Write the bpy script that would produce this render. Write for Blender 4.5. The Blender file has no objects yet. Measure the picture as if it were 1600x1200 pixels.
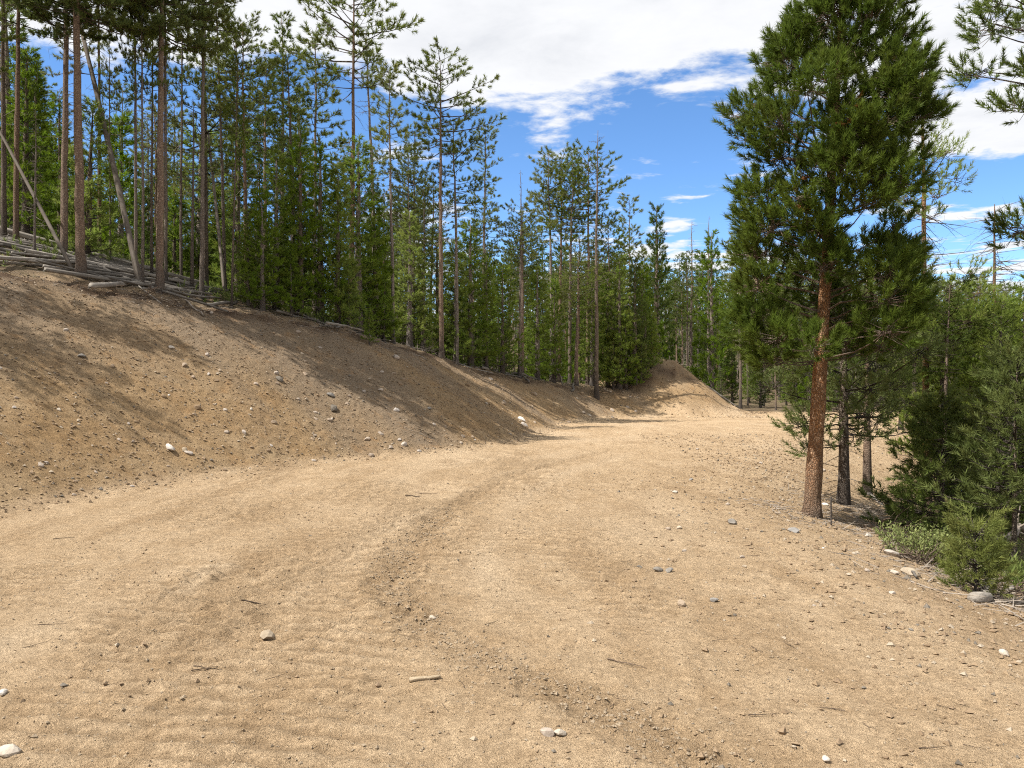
import bpy, math, random
import numpy as np
from mathutils import Matrix, Vector

# ------------------------------------------------------------------ camera, sky, sun, exposure
scene = bpy.context.scene
col = scene.collection
F = 1209.0                       # focal length in photo pixels (1600 x 1200)
EYE = 1.62
cam = bpy.data.cameras.new('camera')
cam.sensor_fit = 'HORIZONTAL'; cam.sensor_width = 36.0; cam.lens = 36.0 * F / 1600.0
cam.clip_start = 0.05; cam.clip_end = 3000.0
camo = bpy.data.objects.new('camera', cam); col.objects.link(camo)
camo.location = (0, 0, EYE); camo.rotation_euler = (math.radians(90), 0, 0)
scene.camera = camo

SUN_EL = math.radians(56)
to_sun = Vector((-0.93, -0.36, 0)).normalized() * math.cos(SUN_EL) + Vector((0, 0, math.sin(SUN_EL)))
sun = bpy.data.lights.new('sun', 'SUN')
sun.energy = 4.6; sun.angle = math.radians(0.53); sun.color = (1.0, 0.955, 0.88)
suno = bpy.data.objects.new('sun', sun); col.objects.link(suno)
suno.rotation_euler = to_sun.to_track_quat('Z', 'Y').to_euler()
suno.location = (-20, -6, 40)

world = bpy.data.worlds.new('World'); scene.world = world
world.use_nodes = True
scene.view_settings.view_transform = 'Standard'
scene.view_settings.look = 'None'
scene.view_settings.gamma = 1.0
scene.view_settings.use_curve_mapping = False
scene.view_settings.exposure = 0.95
scene.cycles.use_denoising = False; scene.cycles.filter_width = 1.1; scene.cycles.sample_clamp_indirect = 4.0
scene.cycles.max_bounces = 6; scene.cycles.diffuse_bounces = 3; scene.cycles.glossy_bounces = 2; scene.cycles.transmission_bounces = 3

def build_world():
    nt = world.node_tree; nt.nodes.clear()
    N = lambda t, **k: _node(nt, t, **k)
    out = N('ShaderNodeOutputWorld'); bg = N('ShaderNodeBackground')
    bg.inputs['Strength'].default_value = 0.1
    nt.links.new(bg.outputs[0], out.inputs[0])
    sky = N('ShaderNodeTexSky'); sky.sky_type = 'NISHITA'; sky.sun_disc = False
    sky.sun_elevation = SUN_EL
    sky.sun_rotation = math.atan2(to_sun.x, to_sun.y)
    sky.altitude = 2600; sky.air_density = 1.0; sky.dust_density = 0.3; sky.ozone_density = 3.0
    hsv = N('ShaderNodeHueSaturation'); hsv.inputs['Saturation'].default_value = 1.14; hsv.inputs['Value'].default_value = 1.24
    nt.links.new(sky.outputs[0], hsv.inputs['Color'])
    tc = N('ShaderNodeTexCoord')
    sep = N('ShaderNodeSeparateXYZ'); nt.links.new(tc.outputs['Generated'], sep.inputs[0])
    def math_(op, a, b=None, c=None):
        m = N('ShaderNodeMath'); m.operation = op
        for i, v in enumerate((a, b, c)):
            if v is None: continue
            if isinstance(v, (int, float)): m.inputs[i].default_value = v
            else: nt.links.new(v, m.inputs[i])
        return m.outputs[0]
    z = math_('MAXIMUM', sep.outputs['Z'], 0.03)
    u = math_('DIVIDE', sep.outputs['X'], z); v = math_('DIVIDE', sep.outputs['Y'], z)
    comb = N('ShaderNodeCombineXYZ'); nt.links.new(u, comb.inputs[0]); nt.links.new(v, comb.inputs[1])
    def noise(scale, detail, rough, off, dist=0.0):
        mp = N('ShaderNodeMapping'); mp.inputs['Location'].default_value = off
        nt.links.new(comb.outputs[0], mp.inputs['Vector'])
        n = N('ShaderNodeTexNoise'); n.inputs['Scale'].default_value = scale
        n.inputs['Detail'].default_value = detail; n.inputs['Roughness'].default_value = rough
        n.inputs['Distortion'].default_value = dist
        nt.links.new(mp.outputs[0], n.inputs['Vector'])
        return n.outputs['Fac']
    n1 = noise(1.15, 9, 0.55, (1.3, 0.4, 0), 0.25)
    n2 = noise(3.2, 8, 0.6, (4.0, 7.0, 2.0), 0.2)
    # a broken deck of cloud overhead, its far edge about v = 2.4 + 0.36 u, scattered small clouds beyond
    edge = math_('ADD', math_('MULTIPLY', u, 0.30), 2.85)
    over = math_('SUBTRACT', edge, v)
    deck = math_('MAXIMUM', math_('MINIMUM', math_('MULTIPLY', over, 0.55), 0.26), -0.07)
    low = math_('MULTIPLY', math_('MINIMUM', math_('MAXIMUM', math_('SUBTRACT', v, 3.6), 0.0), 3.0), 0.052)
    d1 = math_('ADD', math_('ADD', n1, deck), low)
    dens = math_('ADD', d1, math_('MULTIPLY', math_('SUBTRACT', n2, 0.5), 0.7))
    ramp = N('ShaderNodeMapRange'); ramp.interpolation_type = 'SMOOTHSTEP'
    ramp.inputs['From Min'].default_value = 0.53; ramp.inputs['From Max'].default_value = 0.68
    nt.links.new(dens, ramp.inputs['Value'])
    n3 = noise(2.6, 8, 0.6, (9.0, 3.0, 5.0), 0.3)
    shade = N('ShaderNodeMapRange'); nt.links.new(n3, shade.inputs['Value'])
    shade.inputs['From Min'].default_value = 0.35; shade.inputs['From Max'].default_value = 0.68
    mixc = N('ShaderNodeMix'); mixc.data_type = 'RGBA'
    mixc.inputs[6].default_value = (5.3, 5.33, 5.4, 1); mixc.inputs[7].default_value = (4.1, 4.2, 4.4, 1)
    thick = N('ShaderNodeMapRange'); thick.inputs['From Min'].default_value = .62; thick.inputs['From Max'].default_value = .95; nt.links.new(dens, thick.inputs['Value'])
    nt.links.new(math_('MULTIPLY', shade.outputs[0], thick.outputs[0]), mixc.inputs[0])
    mix = N('ShaderNodeMix'); mix.data_type = 'RGBA'
    nt.links.new(math_('MULTIPLY', ramp.outputs[0], 0.97), mix.inputs[0])
    nt.links.new(hsv.outputs[0], mix.inputs[6]); nt.links.new(mixc.outputs[2], mix.inputs[7])
    nt.links.new(mix.outputs[2], bg.inputs['Color'])

def _node(nt, t, **k):
    n = nt.nodes.new(t)
    for a, b in k.items(): setattr(n, a, b)
    return n
build_world()

# ------------------------------------------------------------------ numpy helpers
rng = np.random.default_rng(7)
random.seed(7)

def _hash(ix, iy, seed):
    h = (ix.astype(np.int64) * 374761393 + iy.astype(np.int64) * 668265263 + seed * 974711) & 0x7fffffff
    h = ((h ^ (h >> 13)) * 1274126177) & 0x7fffffff
    h = h ^ (h >> 16)
    return (h & 0xffff) / 65535.0

def vnoise(x, y, seed=0):
    x = np.asarray(x, float); y = np.asarray(y, float)
    ix = np.floor(x); iy = np.floor(y); fx = x - ix; fy = y - iy
    fx = fx * fx * fx * (fx * (fx * 6 - 15) + 10); fy = fy * fy * fy * (fy * (fy * 6 - 15) + 10)
    ix = ix.astype(np.int64); iy = iy.astype(np.int64)
    a = _hash(ix, iy, seed); b = _hash(ix + 1, iy, seed); c = _hash(ix, iy + 1, seed); d = _hash(ix + 1, iy + 1, seed)
    return (a + (b - a) * fx) * (1 - fy) + (c + (d - c) * fx) * fy - 0.5

def fbm(x, y, seed=0, octv=3):
    s = 0; a = 1.0
    for k in range(octv):
        s = s + a * vnoise(x * 2.03 ** k + 17.3 * k, y * 2.03 ** k - 9.1 * k, seed + k); a *= 0.5
    return s

def sstep(a, b, x):
    t = np.clip((x - a) / (b - a), 0, 1); return t * t * (3 - 2 * t)

def catmull(P, n=8):
    P = np.array(P, float); Q = np.vstack([2 * P[0] - P[1], P, 2 * P[-1] - P[-2]]); out = []
    for i in range(1, len(Q) - 2):
        for t in np.linspace(0, 1, n, endpoint=False):
            p0, p1, p2, p3 = Q[i - 1], Q[i], Q[i + 1], Q[i + 2]
            out.append(0.5 * ((2 * p1) + (-p0 + p2) * t + (2 * p0 - 5 * p1 + 4 * p2 - p3) * t * t + (-p0 + 3 * p1 - 3 * p2 + p3) * t ** 3))
    out.append(Q[-2]); return np.array(out)

def polydist(x, y, C):
    """signed distance to polyline C[:, :2] (positive on its left), nearest values of the other columns"""
    x = np.asarray(x, float).ravel(); y = np.asarray(y, float).ravel()
    best = np.full(x.shape, 1e18); sgn = np.ones(x.shape); val = np.zeros((x.size, C.shape[1] - 2))
    for i in range(len(C) - 1):
        a = C[i]; b = C[i + 1]; dx, dy = b[0] - a[0], b[1] - a[1]; L2 = dx * dx + dy * dy + 1e-12
        t = np.clip(((x - a[0]) * dx + (y - a[1]) * dy) / L2, 0, 1)
        ex = x - (a[0] + t * dx); ey = y - (a[1] + t * dy); d2 = ex * ex + ey * ey
        m = d2 < best
        best = np.where(m, d2, best)
        sgn = np.where(m, np.where(dx * ey - dy * ex >= 0, 1.0, -1.0), sgn)
        if val.shape[1]:
            v = a[2:] + t[:, None] * (b[2:] - a[2:]); val[m] = v[m]
    return sgn * np.sqrt(best), val

# ------------------------------------------------------------------ the lie of the land
# foot of the cut bank: x, y, bank height, slope of the hill behind, arc length (filled in)
LP = [(-11.5, -25, 4.6, .33), (-10.2, -8, 4.6, .33), (-8.2, 4.0, 4.6, .33), (-6.6, 9.6, 4.4, .33), (-5.3, 13.2, 4.2, .32), (-3.2, 16.4, 3.85, .28),
      (-0.1, 21.3, 3.35, .2), (1.1, 27, 2.9, .15), (2.2, 32, 2.4, .1), (5, 36.6, 1.6, .06), (9, 39.6, 1.3, .03),
      (12.6, 42.2, .3, .0), (17, 43.0, .12, -.04), (26, 43.5, .1, -.04), (60, 46, .1, -.04)]
LC = catmull(LP, 7)
seg = np.r_[0, np.cumsum(np.hypot(np.diff(LC[:, 0]), np.diff(LC[:, 1])))]
LC = np.c_[LC, seg]
RC = catmull([(2.0, -25), (2.1, -6), (2.3, 1), (2.5, 5.4), (2.65, 8.5), (3.0, 11), (3.9, 13.6), (5.6, 18), (8.2, 21.6), (12.4, 24.5), (20, 26.5), (60, 30)], 6)
TR1 = catmull([(1.35, 2.4), (.5, 3.8), (-.38, 4.84), (-.93, 6.04), (-1.07, 7.2), (-.97, 8.4), (-.82, 10.2), (.0, 13.8), (2.4, 19.3)], 6)
TR2 = catmull([(-2.9, 2.8), (-2.55, 4.2), (-2.5, 5.4), (-2.5, 6.5), (-2.25, 7.8), (-1.9, 10), (-1.0, 13.5), (1.0, 18.5)], 6)
TR3 = catmull([(-1.9, 3.0), (-1.85, 4.6), (-1.9, 5.8), (-1.75, 7.4), (-1.45, 9.5), (-.5, 13.8), (1.7, 19)], 6)
PALE = catmull([(-2.75, 5.0), (-2.55, 6.0), (-2.6, 6.9)], 5)
BS = 0.64                        # slope of the bank

def fields(x, y):
    x = np.asarray(x, float).ravel(); y = np.asarray(y, float).ravel()
    s, v = polydist(x, y, LC); H, g, t = v[:, 0], v[:, 1], v[:, 2]
    w, _ = polydist(x, y, RC); w = -w                    # positive beyond the fill edge
    wob = 0.35 * fbm(x * .5, y * .5, 3, 2)
    s2 = s + wob * sstep(-1.0, .5, s)
    stop = H / BS
    a = BS * s2; b = H + g * np.minimum(s2 - stop, 45)
    k = 0.22
    bank = np.where(s2 > -1, -k * np.logaddexp(-np.clip(a, -5, 60) / k, -np.clip(b, -5, 60) / k), 0)
    kf = 0.10
    bank = kf * np.logaddexp(0, np.clip(bank, -3, 40) / kf) * sstep(-.9, -.1, s2)
    r = np.hypot(np.where(x > 8.1, x - 8.1, (x - 8.1) * .85), (y - 43.6) * 0.9)
    mound = 4.2 - .87 * np.sqrt(r * r + 1.5) + .30 * fbm(x * .8, y * .8, 7, 3)
    mound = np.where(mound > -1, .15 * np.logaddexp(0, mound / .15), 0)
    bank = .2 * np.log(np.exp(np.clip(bank, 0, 30) / .2) + np.exp(np.clip(mound, 0, 30) / .2) - 1 + 1e-9)
    wp = np.maximum(w, 0)
    fall = -.30 * (np.sqrt(wp * wp + .9) - .95)
    fall = np.minimum(fall, 0); fall = -3.2 * np.tanh(-fall / 3.2)
    bankm = sstep(-.05, .3, s2) * (1 - sstep(stop - .25, stop + .35, s2 + .25 * fbm(x * 1.7, y * 1.7, 21, 2)))
    bankm = np.maximum(bankm, sstep(.25, .6, mound) * sstep(4.4, 3.6, r))
    floor = np.maximum(sstep(stop - .1, stop + .5, s2 + .3 * fbm(x * 1.3, y * 1.3, 22, 2)) * (1 - sstep(.25, .6, mound) * (y < 45)), sstep(2.4, 3.6, w + .8 * fbm(x * .9, y * .9, 23, 2)) * sstep(20, 12, y) )
    floor = np.maximum(floor, sstep(6, 8, w))
    return dict(s=s2, H=H, g=g, t=t, w=w, stop=stop, z0=bank + fall, bankm=bankm, floor=floor, mound=mound)

def height(x, y, f=None, extra=False):
    x = np.asarray(x, float).ravel(); y = np.asarray(y, float).ravel()
    if f is None: f = fields(x, y)
    bm, fl = f['bankm'], f['floor']; road = np.clip(1 - bm - fl, 0, 1)
    z = f['z0'].copy()
    z += 13 * sstep(58, 150, y)
    z += .05 * fbm(x * .28, y * .28, 5, 2) * sstep(2, 5, y)
    # road: soft undulation and dozer marks
    near = sstep(26, 12, y)
    d1 = np.abs(polydist(x, y, TR1)[0]); d2 = np.abs(polydist(x, y, TR2)[0]); d3 = np.abs(polydist(x, y, TR3)[0])
    n_a = vnoise(x * 2.2, y * 2.2, 31); n_b = vnoise(x * 8, y * 8, 32); n_c = vnoise(x * 19, y * 19, 33)
    m1 = np.exp(-(d1 / .19) ** 4) * np.clip(.75 + 1.1 * vnoise(x * 1.3, y * 1.3, 36), .1, 1.2)
    z += road * (.024 * n_a + .022 * n_b * (0.5 + np.clip(vnoise(x * .8, y * .8, 44) * 2, 0, 1)) + .013 * n_c)
    z += near * road * (m1 * (-.016 + .034 * np.abs(n_b) * 1.4 + .03 * n_c) + .014 * np.exp(-((d1 - .25) / .08) ** 2) * (.6 + n_b))
    along = y * .93 + x * .12 + .22 * vnoise(x * .8, y * .8, 40) + .05 * vnoise(x * 5, y * 5, 48)
    ridg = np.sin(along * 2 * math.pi / .155)
    pm = np.clip(vnoise(x * .9, y * .5, 41) * 2.6 + .45, 0, 1)
    bands = np.clip(np.exp(-(d2 / .3) ** 4) + np.exp(-(d3 / .2) ** 4), 0, 1) * 1.0 + .7 * sstep(1.6, .4, x + .8 * vnoise(x * .5, y * .3, 45)) * sstep(-5.5, -4, x)
    zc = near * road * np.clip(bands, 0, 1) * pm * (.030 * np.maximum(ridg, -.5) * (1 + 1.2 * n_b) + .026 * n_c)
    z += zc
    # bank: rills running down it, clods
    z += bm * (.07 * fbm(f['t'] * .6, f['s'] * .1, 51, 2) + .045 * fbm(f['t'] * 2.6 + f['s'] * .8, f['s'] * .35, 52, 2) + .030 * vnoise(x * 5, y * 5, 53) + .032 * vnoise(x * 12, y * 12, 54))
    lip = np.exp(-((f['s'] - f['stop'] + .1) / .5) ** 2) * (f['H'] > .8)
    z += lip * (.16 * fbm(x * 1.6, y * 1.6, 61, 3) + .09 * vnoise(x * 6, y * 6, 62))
    z += fl * (.16 * fbm(x * .55, y * .55, 71, 3) + .04 * vnoise(x * 5, y * 5, 72))
    if extra:
        groove_shade = sstep(.1, -.6, ridg + .5 * n_b)  # loosened soil in cleat cuts, darkened to paint in their small shadows
        rough = near * road * np.clip(m1 * 1.0 + .95 * np.clip(bands * 1.5, 0, 1) * np.clip(pm * 1.5, 0, 1) * groove_shade + .5 * np.clip(bands, 0, 1) * pm * (np.exp(-(d2 / .34) ** 4) + np.exp(-(d3 / .22) ** 4)), 0, 1)
        pl = np.exp(-(np.abs(polydist(x, y, PALE)[0]) / .17) ** 2) * np.clip(.5 + 1.6 * vnoise(x * 3, y * 1.6, 81), 0, 1)
        pl = np.clip(pl + .55 * np.clip(fbm(x * .6, y * .35, 82, 2) * 2.2 - .35, 0, 1) * road, 0, 1)
        lane = np.exp(-((d1 - .8) / .22) ** 2) + np.exp(-((d2 - .7) / .25) ** 2); pl = np.clip(pl + .6 * near * road * lane * np.clip(.35 + 1.8 * vnoise(x * .9, y * .45, 83), 0, 1), 0, 1)
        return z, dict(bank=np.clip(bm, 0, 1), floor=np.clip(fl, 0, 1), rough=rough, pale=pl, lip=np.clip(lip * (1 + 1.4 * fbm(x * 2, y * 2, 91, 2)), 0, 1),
                       grey=np.clip(.5 + 1.5 * fbm(f['t'] * .5 + 3, f['s'] * .14, 92, 3) + .16 * (f['s'] - 3.2), 0, 1))
    return z

def zat(x, y): return float(height(np.array([x]), np.array([y]))[0])
CAMZ = zat(0, 0) + EYE
camo.location = (0, 0, CAMZ)

_d = 2.2 * (60 / 2.2) ** np.linspace(0, 1, 110)
def hit(px, py):
    """where the sight line of a photo pixel meets the ground"""
    kx = (px - 800) / F; kz = (600 - py) / F
    zr = CAMZ + kz * _d; zg = height(kx * _d, _d)
    i = np.nonzero(zr <= zg)[0]
    i = i[0] if len(i) else len(_d) - 1
    if i == 0: d = _d[0]
    else:
        dd = np.linspace(_d[i - 1], _d[i], 24); e = CAMZ + kz * dd - height(kx * dd, dd); j = np.nonzero(e <= 0)[0]; j = j[0] if len(j) else 23
        q = e[j - 1] / (e[j - 1] - e[j] + 1e-9) if j > 0 else 0.0
        d = dd[max(j - 1, 0)] + min(max(q, 0), 1) * (dd[1] - dd[0])
    if px < 1010 and py < 620:
        c = column(px, .25)
        if d > c.y: return c
    return Vector((kx * d, d, zat(kx * d, d)))

def column(px, off):
    """on photo column px, the point lying off metres behind the top edge of the bank"""
    kx = (px - 800) / F; d = np.arange(6, 75, .2); f = fields(kx * d, d)
    i = np.nonzero(f['s'] - f['stop'] > off)[0]; i = i[0] if len(i) else len(d) - 1
    return Vector((kx * d[i], d[i], zat(kx * d[i], d[i])))

def bank_pt(t, s):
    i = min(max(np.searchsorted(LC[:, 4], t), 1), len(LC) - 1); a, b = LC[i - 1], LC[i]
    q = (t - a[4]) / max(b[4] - a[4], 1e-6); p = a + (b - a) * q
    d = b[:2] - a[:2]; d = d / np.hypot(*d); n = np.array([-d[1], d[0]])
    xy = p[:2] + n * (s + p[2] / BS)
    return Vector((xy[0], xy[1], zat(xy[0], xy[1]))), Vector((d[0], d[1], 0))

# ------------------------------------------------------------------ materials
def new_mat(name):
    m = bpy.data.materials.new(name); m.use_nodes = True; nt = m.node_tree
    for n in list(nt.nodes):
        if n.type != 'OUTPUT_MATERIAL': nt.nodes.remove(n)
    p = nt.nodes.new('ShaderNodeBsdfPrincipled'); out = [n for n in nt.nodes if n.type == 'OUTPUT_MATERIAL'][0]
    nt.links.new(p.outputs[0], out.inputs[0])
    p.inputs['Roughness'].default_value = .9; p.inputs['Specular IOR Level'].default_value = .2
    return m, nt, p, out

class NT:
    def __init__(s, nt): s.nt = nt
    def n(s, t, **k): return _node(s.nt, t, **k)
    def link(s, a, b): s.nt.links.new(a, b)
    def pos(s): return s.n('ShaderNodeNewGeometry').outputs['Position']
    def obj(s): return s.n('ShaderNodeTexCoord').outputs['Object']
    def noise(s, v, scale, detail=4, rough=.55, dist=0, sc=None):
        if sc:
            mp = s.n('ShaderNodeMapping'); mp.inputs['Scale'].default_value = sc; s.link(v, mp.inputs['Vector']); v = mp.outputs[0]
        n = s.n('ShaderNodeTexNoise'); n.inputs['Scale'].default_value = scale; n.inputs['Detail'].default_value = detail
        n.inputs['Roughness'].default_value = rough; n.inputs['Distortion'].default_value = dist; s.link(v, n.inputs['Vector']); return n.outputs['Fac']
    def voro(s, v, scale, feat='F1', sc=None):
        if sc:
            mp = s.n('ShaderNodeMapping'); mp.inputs['Scale'].default_value = sc; s.link(v, mp.inputs['Vector']); v = mp.outputs[0]
        n = s.n('ShaderNodeTexVoronoi'); n.feature = feat; n.inputs['Scale'].default_value = scale; s.link(v, n.inputs['Vector']); return n
    def rng(s, v, a, b, c=0, d=1):
        m = s.n('ShaderNodeMapRange'); m.inputs[1].default_value = a; m.inputs[2].default_value = b; m.inputs[3].default_value = c; m.inputs[4].default_value = d
        s.link(v, m.inputs[0]); return m.outputs[0]
    def mix(s, f, a, b, mode='MIX'):
        m = s.n('ShaderNodeMix'); m.data_type = 'RGBA'; m.blend_type = mode
        for i, v in ((0, f), (6, a), (7, b)):
            if isinstance(v, (int, float)): m.inputs[i].default_value = v
            elif isinstance(v, tuple): m.inputs[i].default_value = v + (1,) if len(v) == 3 else v
            else: s.link(v, m.inputs[i])
        return m.outputs[2]
    def math(s, op, a, b=0.0):
        m = s.n('ShaderNodeMath'); m.operation = op
        for i, v in enumerate((a, b)):
            if isinstance(v, (int, float)): m.inputs[i].default_value = v
            else: s.link(v, m.inputs[i])
        return m.outputs[0]
    def attr(s, name): return s.n('ShaderNodeAttribute', attribute_name=name).outputs['Fac']
    def bump(s, h, strength, dist, prev=None):
        b = s.n('ShaderNodeBump'); b.inputs['Strength'].default_value = strength; b.inputs['Distance'].default_value = dist
        s.link(h, b.inputs['Height'])
        if prev is not None: s.link(prev, b.inputs['Normal'])
        return b.outputs[0]

def soil_material():
    m, nt, p, out = new_mat('soil'); q = NT(nt); P = q.pos()
    big = q.noise(P, .55, 4, .6); mid = q.noise(P, 3.2, 5, .6); fine = q.noise(P, 55, 4, .7); grain = q.noise(P, 190, 2, .6)
    road = q.mix(q.rng(big, .35, .65), (.49, .36, .225), (.57, .43, .28))
    road = q.mix(q.rng(q.noise(P, .9, 5, .6, .6, sc=(2.2, .5, 1)), .48, .66, 0, .7), road, (.37, .26, .155))
    road = q.mix(q.rng(mid, .42, .68, 0, .6), road, (.41, .285, .165))
    road = q.mix(q.math('MULTIPLY', q.attr('pale'), q.rng(mid, .3, .6, .35, 1)), road, (.62, .49, .34))
    road = q.mix(q.math('MULTIPLY', q.attr('rough'), .62), road, (.31, .215, .125))  # churned rut soil, plus shade painted into the tread grooves
    streak = q.noise(P, 1.0, 5, .6, .4, sc=(.5, 1.3, 1))
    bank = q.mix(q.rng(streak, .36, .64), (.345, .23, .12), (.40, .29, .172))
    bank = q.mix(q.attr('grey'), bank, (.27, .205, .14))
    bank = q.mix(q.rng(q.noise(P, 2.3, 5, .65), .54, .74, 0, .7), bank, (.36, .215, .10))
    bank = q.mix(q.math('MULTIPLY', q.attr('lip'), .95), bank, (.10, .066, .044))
    fl = q.mix(q.rng(q.noise(P, 1.1, 5, .65), .35, .65), (.115, .08, .05), (.20, .155, .105))
    fl = q.mix(q.rng(q.noise(P, 4.5, 4, .65), .52, .66), fl, (.075, .085, .03))
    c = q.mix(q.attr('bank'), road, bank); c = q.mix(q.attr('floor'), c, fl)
    c = q.mix(1.0, c, q.mix(q.rng(fine, .3, .7), (.74, .73, .72), (1.16, 1.16, 1.16)), 'MULTIPLY')
    c = q.mix(1.0, c, q.mix(q.rng(grain, .3, .72), (.80, .79, .78), (1.14, 1.14, 1.14)), 'MULTIPLY')
    blot = q.noise(P, 17, 5, .7); c = q.mix(1.0, c, q.mix(q.rng(blot, .34, .66), (.80, .785, .77), (1.16, 1.16, 1.16)), 'MULTIPLY')
    vo = q.voro(P, 38); sp = q.rng(vo.outputs['Distance'], .16, .10); rc = q.n('ShaderNodeSeparateColor'); q.link(vo.outputs['Color'], rc.inputs[0])
    pick = q.math('MULTIPLY', sp, q.rng(rc.outputs[0], .74, .8)); c = q.mix(q.math('MULTIPLY', pick, .75), c, (.58, .48, .35))
    pick2 = q.math('MULTIPLY', sp, q.rng(rc.outputs[1], .78, .84)); c = q.mix(q.math('MULTIPLY', pick2, .8), c, (.15, .10, .06))
    vo2 = q.voro(P, 95); sp2 = q.rng(vo2.outputs['Distance'], .2, .12); rc2 = q.n('ShaderNodeSeparateColor'); q.link(vo2.outputs['Color'], rc2.inputs[0])
    c = q.mix(q.math('MULTIPLY', q.math('MULTIPLY', sp2, q.rng(rc2.outputs[0], .75, .8)), .75), c, (.17, .115, .07)); c = q.mix(q.math('MULTIPLY', q.math('MULTIPLY', sp2, q.rng(rc2.outputs[1], .8, .85)), .7), c, (.62, .52, .38))
    q.link(c, p.inputs['Base Color']); p.inputs['Roughness'].default_value = 1.0; p.inputs['Specular IOR Level'].default_value = .1
    b = q.bump(q.noise(P, 11, 6, .7), 1.0, .09)
    b = q.bump(fine, 1.0, .03, b); b = q.bump(q.math('ADD', grain, q.math('MULTIPLY', sp, .6)), 1.0, .010, b)
    q.link(b, p.inputs['Normal']); return m

def needle_material(name, dark, light, old, transl=.28):
    m, nt, p, out = new_mat(name); q = NT(nt)
    rnd = q.n('ShaderNodeObjectInfo').outputs['Random']
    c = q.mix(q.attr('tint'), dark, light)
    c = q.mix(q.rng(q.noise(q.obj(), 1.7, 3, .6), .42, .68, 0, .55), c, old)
    hs = q.n('ShaderNodeHueSaturation'); q.link(c, hs.inputs['Color'])
    q.link(q.rng(rnd, 0, 1, .480, .505), hs.inputs['Hue']); q.link(q.rng(rnd, 0, 1, 1.25, .8), hs.inputs['Value']); q.link(q.rng(rnd, 0, 1, .85, 1.08), hs.inputs['Saturation'])
    q.link(hs.outputs[0], p.inputs['Base Color']); p.inputs['Roughness'].default_value = .6; p.inputs['Specular IOR Level'].default_value = .16
    tr = q.n('ShaderNodeBsdfTranslucent'); q.link(hs.outputs[0], tr.inputs['Color'])
    mx = q.n('ShaderNodeMixShader'); mx.inputs[0].default_value = transl
    q.link(p.outputs[0], mx.inputs[1]); q.link(tr.outputs[0], mx.inputs[2]); q.link(mx.outputs[0], out.inputs[0]); return m

def bark_material(name, a, b, flake, base):
    m, nt, p, out = new_mat(name); q = NT(nt); O = q.obj()
    wv = q.n('ShaderNodeVectorMath', operation='ADD'); wn = q.n('ShaderNodeTexNoise'); wn.inputs['Scale'].default_value = 14; q.link(O, wn.inputs['Vector']); ws = q.n('ShaderNodeVectorMath', operation='SCALE'); ws.inputs['Scale'].default_value = .06; q.link(wn.outputs['Color'], ws.inputs[0]); q.link(O, wv.inputs[0]); q.link(ws.outputs[0], wv.inputs[1]); O = wv.outputs[0]
    v = q.voro(O, 46, 'DISTANCE_TO_EDGE', sc=(1, 1, .5)); v2 = q.voro(O, 46, 'F1', sc=(1, 1, .5))
    n = q.noise(O, 9, 5, .65, .2, sc=(1, 1, .35)); big = q.noise(O, 1.6, 3, .6)
    c = q.mix(q.rng(n, .35, .65), a, b)
    rc = q.n('ShaderNodeSeparateColor'); q.link(v2.outputs['Color'], rc.inputs[0])
    c = q.mix(q.math('MULTIPLY', q.rng(rc.outputs[0], .55, .75), .8), c, flake)
    c = q.mix(q.rng(v.outputs['Distance'], .10, .0, 0, .6), c, (.07, .045, .03))
    c = q.mix(q.math('MULTIPLY', q.rng(q.attr('hgt'), 1.1, .1), q.rng(big, .3, .6, .6, 1)), c, base)
    rnd = q.n('ShaderNodeObjectInfo').outputs['Random']
    hs = q.n('ShaderNodeHueSaturation'); q.link(c, hs.inputs['Color']); q.link(q.rng(rnd, 0, 1, .75, 1.2), hs.inputs['Value']); q.link(q.rng(rnd, 0, 1, 1.1, .75), hs.inputs['Saturation'])
    q.link(hs.outputs[0], p.inputs['Base Color']); p.inputs['Roughness'].default_value = .95
    bb = q.bump(q.rng(v.outputs['Distance'], 0, .22), .9, .02); bb = q.bump(n, .8, .015, bb); q.link(bb, p.inputs['Normal']); return m

def wood_material(name, a, b, dark):
    m, nt, p, out = new_mat(name); q = NT(nt); O = q.pos()
    n = q.noise(O, 7, 5, .7); s = q.noise(q.obj(), 6, 4, .7, .3, sc=(.25, 6, 6))
    c = q.mix(q.rng(n, .35, .65), a, b); c = q.mix(q.rng(s, .52, .7, 0, .8), c, dark)
    rnd = q.n('ShaderNodeObjectInfo').outputs['Random']
    hs = q.n('ShaderNodeHueSaturation'); q.link(c, hs.inputs['Color']); q.link(q.rng(rnd, 0, 1, .45, 1.2), hs.inputs['Value'])
    q.link(hs.outputs[0], p.inputs['Base Color']); q.link(q.bump(s, .7, .02), p.inputs['Normal']); return m

def rock_material(name, a, b, spot):
    m, nt, p, out = new_mat(name); q = NT(nt); O = q.pos()
    rnd = q.n('ShaderNodeObjectInfo').outputs['Random']
    c = q.mix(q.rng(q.noise(O, 16, 5, .65), .35, .65), a, b); c = q.mix(q.rng(q.noise(O, 45, 3, .6), .56, .68, 0, .6), c, spot)
    hs = q.n('ShaderNodeHueSaturation'); q.link(c, hs.inputs['Color']); q.link(q.rng(rnd, 0, 1, .65, 1.25), hs.inputs['Value']); q.link(q.rng(rnd, 1, 0, .4, 1.2), hs.inputs['Saturation'])
    q.link(hs.outputs[0], p.inputs['Base Color']); q.link(q.bump(q.noise(O, 60, 4, .6), .6, .006), p.inputs['Normal']); return m

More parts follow.
